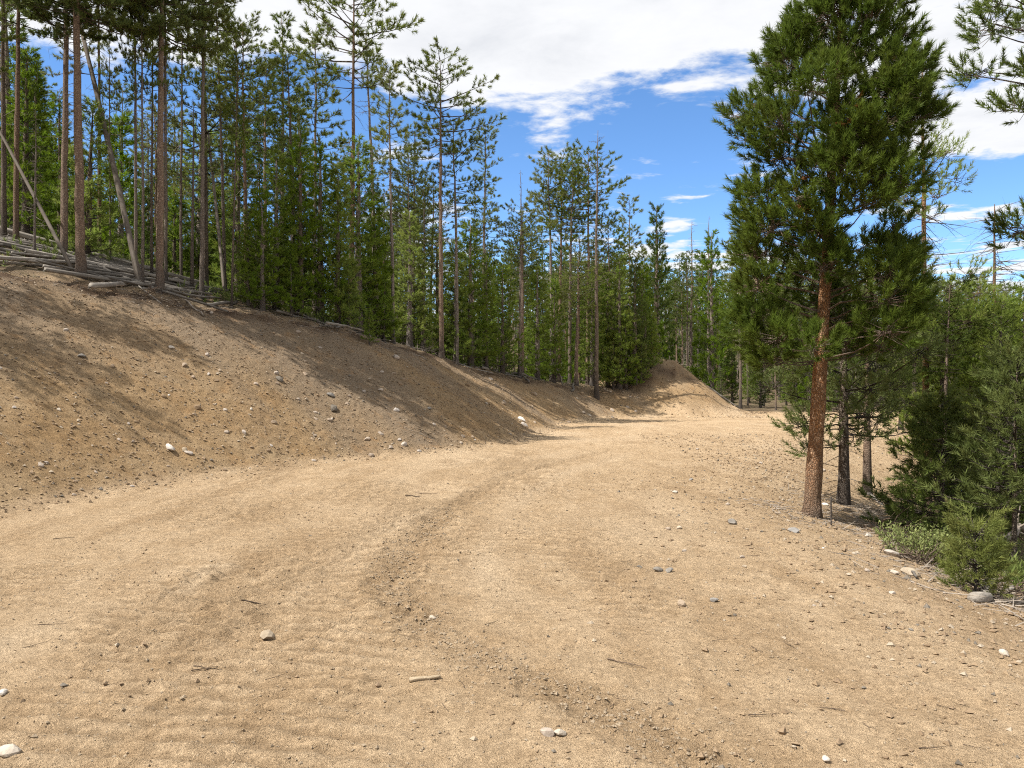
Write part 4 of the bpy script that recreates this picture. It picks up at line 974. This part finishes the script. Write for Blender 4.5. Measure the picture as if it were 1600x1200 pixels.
for (px, py, L, an, k) in ((655, 774, 44, .3, 2), (668, 771, 40, -.1, 1), (305, 773, 22, .1, 0), (100, 842, 30, .5, 0), (405, 946, 60, -.1, 0), (330, 1042, 52, .35, 2), (345, 1030, 46, -.5, 3), (320, 1047, 40, .2, 0), (545, 985, 22, .8, 1), (375, 983, 20, .2, 0),
                           (770, 975, 30, .6, 0), (980, 1034, 62, -.15, 1), (1190, 1016, 34, -.7, 2), (1236, 1008, 28, -.8, 1), (1365, 1136, 34, -.8, 2), (1192, 1120, 44, -.2, 0), (1460, 1172, 46, -.1, 0), (1320, 1112, 40, -.6, 3), (1300, 1108, 36, -.2, 3), (960, 1100, 30, 1.0, 3), (975, 1092, 26, .1, 2),
                           (560, 1100, 26, 1.2, 1), (725, 1070, 30, 1.7, 0), (700, 1105, 30, -.8, 1), (430, 1060, 30, .4, 0), (55, 1010, 34, .5, 0), (985, 1190, 30, 2.0, 2), (80, 978, 40, .1, 0), (1480, 1105, 30, -.4, 1), (1180, 870, 26, -.2, 0), (980, 878, 22, .3, 0), (820, 833, 20, .2, 0), (1120, 1000, 26, .2, 1), (1520, 1190, 24, .6, 2)):
    twig(px, py, L, an, k, GT, 'twigs on the road', 1.5)
twig(1522, 1168, 30, -.4, 3, 'dark tufted twig scrap on the road below the debris line', None, 1.6)

# ------------------------------------------------------------------ stones
def stone_mesh(seed, mat, flat=.7):
    import bmesh
    r = np.random.default_rng(seed); bm = bmesh.new(); bmesh.ops.create_icosphere(bm, subdivisions=2, radius=.5)
    pl = [(norm(r.normal(0, 1, 3)), r.uniform(.26, .42)) for _ in range(9)]
    for v in bm.verts:
        c = np.array(v.co)
        for nrm, dd in pl:
            ov = c @ nrm - dd
            if ov > 0: c = c - nrm * ov * .92
        c = c * np.array([1.15, .85, flat]) * 1.35 + r.normal(0, .008, 3); v.co = c
    me = bpy.data.meshes.new('stone'); bm.to_mesh(me); bm.free(); me.materials.append(mat); return me
STONE = [stone_mesh(i, M['rock'], .6 + .1 * (i % 3)) for i in range(5)]; STW = [stone_mesh(20 + i, M['rock_white'], .6) for i in range(3)]; STG = [stone_mesh(30 + i, M['rock_grey'], .6) for i in range(3)]
rs = random.Random(5)
def stone(px, py, wpx, mesh, label, group=None, sink=.18, p=None, w=None, name='stone', cat='stone'):
    p = p or hit(px, py); w = w or wpx / F * p.y; o = link(name, mesh, None, label=label, category=cat)
    if group: o['group'] = group
    n = NRM_at(p.x, p.y); o.matrix_world = Matrix.Translation(p + n * w * sink) @ Vector((0, 0, 1)).rotation_difference(n).to_matrix().to_4x4() @ Matrix.Rotation(rs.uniform(0, 6.28), 4, 'Z') @ Matrix.Rotation(rs.uniform(-.3, .3), 4, 'X') @ Matrix.Scale(w, 4)
    return o
stone(1566, 908, 28, STW[0], 'white boulder beside the pine seedling', name='boulder', cat='boulder', sink=.3)
stone(1597, 918, 24, STW[1], 'smaller white boulder lying in the dark twig heap', name='boulder', cat='boulder', sink=.3)
stone(1572, 922, 20, STG[0], 'grey boulder tucked under the white boulder', name='boulder', cat='boulder', sink=.25)
stone(1392, 868, 20, STONE[0], 'tan boulder at the edge of the leafy shrub', name='boulder', cat='boulder')
stone(1422, 898, 20, STW[2], 'long pale stone on the debris line below the leafy shrub')
stone(1398, 897, 10, STW[0], 'small white stone on the debris line')
stone(855, 1148, 17, STONE[1], 'angular tan stone beside a smaller flat one on the road')
stone(875, 1148, 15, STW[1], 'flat pale stone beside the angular one on the road')
stone(12, 1178, 26, STW[2], 'white flat stone half sunk in the road by the dozer marks')
stone(4, 1085, 14, STW[0], 'small white stone near the pale scraped soil')
stone(420, 986, 24, STW[1], 'broad pale stone flush with the road among the dozer marks', sink=-.31)
stone(676, 968, 12, STW[0], 'small upright pale stone in the crumbly rut')
stone(1145, 818, 14, STG[1], 'blue-grey stone on the road shoulder near the large pine')
stone(1241, 832, 14, STG[2], 'grey stone below the large pine trunk')
stone(1046, 893, 12, STG[1], 'dark grey stone, larger of a pair on the road')
stone(1028, 892, 11, STG[0], 'dark grey stone, smaller of a pair on the road')
stone(1065, 945, 13, STONE[2], 'tan stone casting a small shadow near the middle of the road')
stone(1115, 939, 11, STG[2], 'dark stone lying on its own on the road')
stone(1570, 1024, 16, STW[2], 'pale stone on the road shoulder below the debris line')
stone(1290, 1188, 12, STW[0], 'pale stone on bare road far from the dozer marks')
stone(265, 702, 13, STW[0], 'white broken stone low on the bank', sink=.2)
stone(288, 704, 8, STW[1], 'white stone chip beside the broken one low on the bank')
stone(127, 557, 10, STG[1], 'grey-green stone midway up the bank')
stone(520, 640, 13, STG[0], 'dark stone in the shaded part of the bank')
stone(516, 618, 10, STG[1], 'small dark stone above the other in the shaded bank')
# pale wood chip
o = lay_px(make_log(610, .10, M['pale_wood'], .006), (640, 1066), (688, 1060), 'flat pale wood chip lying on the road', .8, .012, 'wood_chip', 'wood chip')
# loose stones one by one, then the gravel
for k in range(150):
    px = rs.uniform(0, 1000); f = rs.random()
    ytop = np.interp(px, [0, 125, 350, 580, 870, 1000], [415, 440, 480, 545, 580, 610]); ybot = np.interp(px, [0, 300, 560, 800, 850, 1000], [800, 748, 722, 692, 664, 655])
    py = ytop + (ybot - ytop) * f ** .7; wpx = rs.uniform(3.5, 7) + (3.5 if rs.random() < .1 else 0)
    stone(px, py, wpx, rs.choice(STONE + STONE + STONE + STW[:1] + STG[:1]), 'loose fist-sized stone scattered on the bare cut bank', 'loose stones on the bank', sink=.08)
for k in range(60):
    px = rs.uniform(1000, 1600); py = rs.uniform(700, 1000)
    if py < 700 + (px - 1150) * .55 - 60 or py > 800 + (px - 1000) * .45 + rs.gauss(0, 30): continue
    if px > 1380 and py < 850: continue
    stone(px, py, rs.uniform(4, 8.5), rs.choice(STONE + STONE + STW + STG[:1]), 'small loose stone scattered on the road shoulder', 'loose stones on the road shoulder', sink=.08)

def gravel():
    r = np.random.default_rng(9); X, Yv, Sz = [], [], []
    n = 9000; x = r.uniform(-13, 6, n); y = r.uniform(5, 44, n); f = fields(x, y); m = (f['s'] > -.55 * r.random(n)) & (f['s'] < f['stop']); X.append(x[m]); Yv.append(y[m]); Sz.append(.012 + .034 * r.random(m.sum()) ** 3)
    n = 52000; x = r.uniform(-14, 9, n); y = r.uniform(4, 43, n); f = fields(x, y); m = (f['s'] > -.7 * r.random(n) ** 2) & (f['s'] < f['stop'] + .2); X.append(x[m]); Yv.append(y[m]); Sz.append(.008 + .024 * r.random(m.sum()) ** 2.2)
    n = 9000; x = r.uniform(-4.5, 6.5, n); y = 2.4 + 12 * r.random(n) ** 1.5; dn = np.clip(vnoise(x * .9, y * .9, 77) * 2 + .35 + .5 * sstep(.5, 2.5, x), 0.05, 1); m = r.random(n) < dn; X.append(x[m]); Yv.append(y[m]); Sz.append(.004 + .017 * r.random(m.sum()) ** 3)
    n = 5000; y = r.uniform(3, 22, n); e = np.interp(y, RC[:, 1], RC[:, 0]); x = e + r.normal(.7, .9, n); X.append(x); Yv.append(y); Sz.append(.006 + .024 * r.random(n) ** 2.5)
    n = 2500; x = r.uniform(3.5, 13, n); y = r.uniform(37, 46, n); X.append(x); Yv.append(y); Sz.append(.012 + .05 * r.random(n) ** 3)
    n = 3500; x = r.uniform(4, 14, n); y = r.uniform(13, 25, n); X.append(x); Yv.append(y); Sz.append(.012 + .025 * r.random(n) ** 2)
    n = 30000; x = r.uniform(-12, 1, n); y = r.uniform(7, 25, n); f = fields(x, y); m = (f['s'] > -.5 * r.random(n) ** 2) & (f['s'] < f['stop'] + .2); X.append(x[m]); Yv.append(y[m]); Sz.append(.008 + .022 * r.random(m.sum()) ** 2)
    n = 3600; k = r.integers(0, len(TR1) - 12, n); q = r.random(n)[:, None]; c = TR1[k] * (1 - q) + TR1[k + 1] * q; x = c[:, 0] + r.normal(0, .12, n); y = c[:, 1] + r.normal(0, .05, n); X.append(x); Yv.append(y); Sz.append(.004 + .010 * r.random(n) ** 2); n_rut = n
    n = 22000; x = r.uniform(-4.5, 5.5, n); y = 2.4 + 7.5 * r.random(n) ** 1.4; X.append(x); Yv.append(y); Sz.append(.0025 + .009 * r.random(n) ** 3); n_rut += n
    x = np.concatenate(X); y = np.concatenate(Yv); s = np.concatenate(Sz); n = len(x); z = height(x, y)
    oc = np.array([(1, 0, 0), (-1, 0, 0), (0, 1, 0), (0, -1, 0), (0, 0, 1), (0, 0, -1)], float); tri = np.array([(0, 2, 4), (2, 1, 4), (1, 3, 4), (3, 0, 4), (2, 0, 5), (1, 2, 5), (3, 1, 5), (0, 3, 5)])
    V = oc[None] * s[:, None, None] * r.uniform(.5, 1.25, (n, 6, 1)) + r.normal(0, .22, (n, 6, 3)) * s[:, None, None]; V[..., 2] *= .75
    V += np.stack([x, y, z + s * .25], 1)[:, None]; Tn = (np.arange(n)[:, None, None] * 6 + tri[None]).reshape(-1, 3)
    mi = r.choice(3, n, p=[.80, .13, .07]); mi[-n_rut:] = np.where(r.random(n_rut) < .94, 3, 0); mi = np.repeat(mi, 8)
    print('gravel', n)
    link('gravel', mesh_np('gravel', V.reshape(-1, 3), Tn, [M['rock'], M['rock_white'], M['rock_grey'], M['clod']], mi), kind='stuff', label='fine gravel strewn over bank, shoulder and ruts', category='gravel')
gravel()

def litter():
    """small sticks and ground cover on the forest floor and along the bank lip"""
    r = np.random.default_rng(12); P0, P1, X0, X1 = [], [], [], []
    n = 5200; t = r.uniform(8, 52, n); x = np.interp(t, LC[:, 4], LC[:, 0]); y = np.interp(t, LC[:, 4], LC[:, 1]); H = np.interp(t, LC[:, 4], LC[:, 2])
    tx = np.gradient(LC[:, 0]); ty = np.gradient(LC[:, 1]); nx_ = np.interp(t, LC[:, 4], -ty / np.hypot(tx, ty)); ny_ = np.interp(t, LC[:, 4], tx / np.hypot(tx, ty))
    s = H / BS + np.where(r.random(n) < .6, r.normal(0, .45, n), r.uniform(0, 7, n)); x = x + nx_ * s; y = y + ny_ * s
    n2 = 1500; y2 = r.uniform(5.5, 13, n2); x2 = np.interp(y2, RC[:, 1], RC[:, 0]) + r.normal(2.5, .5, n2); tb = np.array(TREES[-40:]); tb = tb[(tb[:, 1] < 14) & (tb[:, 0] > 2)]; q2 = tb[r.integers(0, len(tb), 1100)] + r.normal(0, .45, (1100, 2)); x = np.r_[x, x2, q2[:, 0]]; y = np.r_[y, y2, q2[:, 1]]; n += n2 + 1100
    z = height(x, y); a = r.random(n) * 6.283; l = .05 + .3 * r.random(n) ** 2; dz = r.normal(.05, .12, n) * l
    B = np.stack([x, y, z + .006], 1); E = B + np.stack([np.cos(a) * l, np.sin(a) * l, dz], 1); E[:, 2] = np.maximum(height(E[:, 0], E[:, 1]) + .01, E[:, 2])
    V, Tn = prisms(B, E, .003 + .006 * r.random(n), np.full(n, .002), 3); mi = np.repeat(0, len(Tn))
    link('debris', mesh_np('debris', V, Tn, [M['twig']], None), kind='stuff', label='twig debris littering the forest edge and debris line', category='debris')
    n = 9000; px = r.uniform(-50, 1000, n); d = r.uniform(15, 40, n); x = (px - 800) / F * d; f = fields(x, d); den = np.clip(vnoise(x * .5, d * .5, 99) * 3 + .3, 0, 1)
    m = (f['s'] - f['stop'] > .35) & (r.random(n) < den); x, y = x[m], d[m]
    ye = r.uniform(6, 13, 900); xe = np.interp(ye, RC[:, 1], RC[:, 0]) + 2.6 + np.abs(r.normal(0, 1.1, 900)); ke = vnoise(xe * 1.2, ye * 1.2, 98) > -.05; x = np.r_[x, xe[ke]]; y = np.r_[y, ye[ke]]
    n = len(x); z = height(x, y); B = np.stack([x, y, z], 1); A = norm(np.stack([r.normal(0, .3, n), r.normal(0, .3, n), np.ones(n)], 1))
    V, Tn, tn = needles(B, A, r.uniform(.1, .35, n), 14, .11, .03, r)
    link('undergrowth', mesh_np('undergrowth', V, Tn, [M['leaf']], None, False, {'tint': tn}), kind='stuff', label='low green ground cover under the forest trunks', category='undergrowth')
litter()
tris = sum(sum(len(p.vertices) - 2 for p in m.polygons) if len(m.polygons) < 2000 else len(m.polygons) * (2 if len(m.polygons[0].vertices) == 4 else 1) for m in bpy.data.meshes); print('triangles', tris)
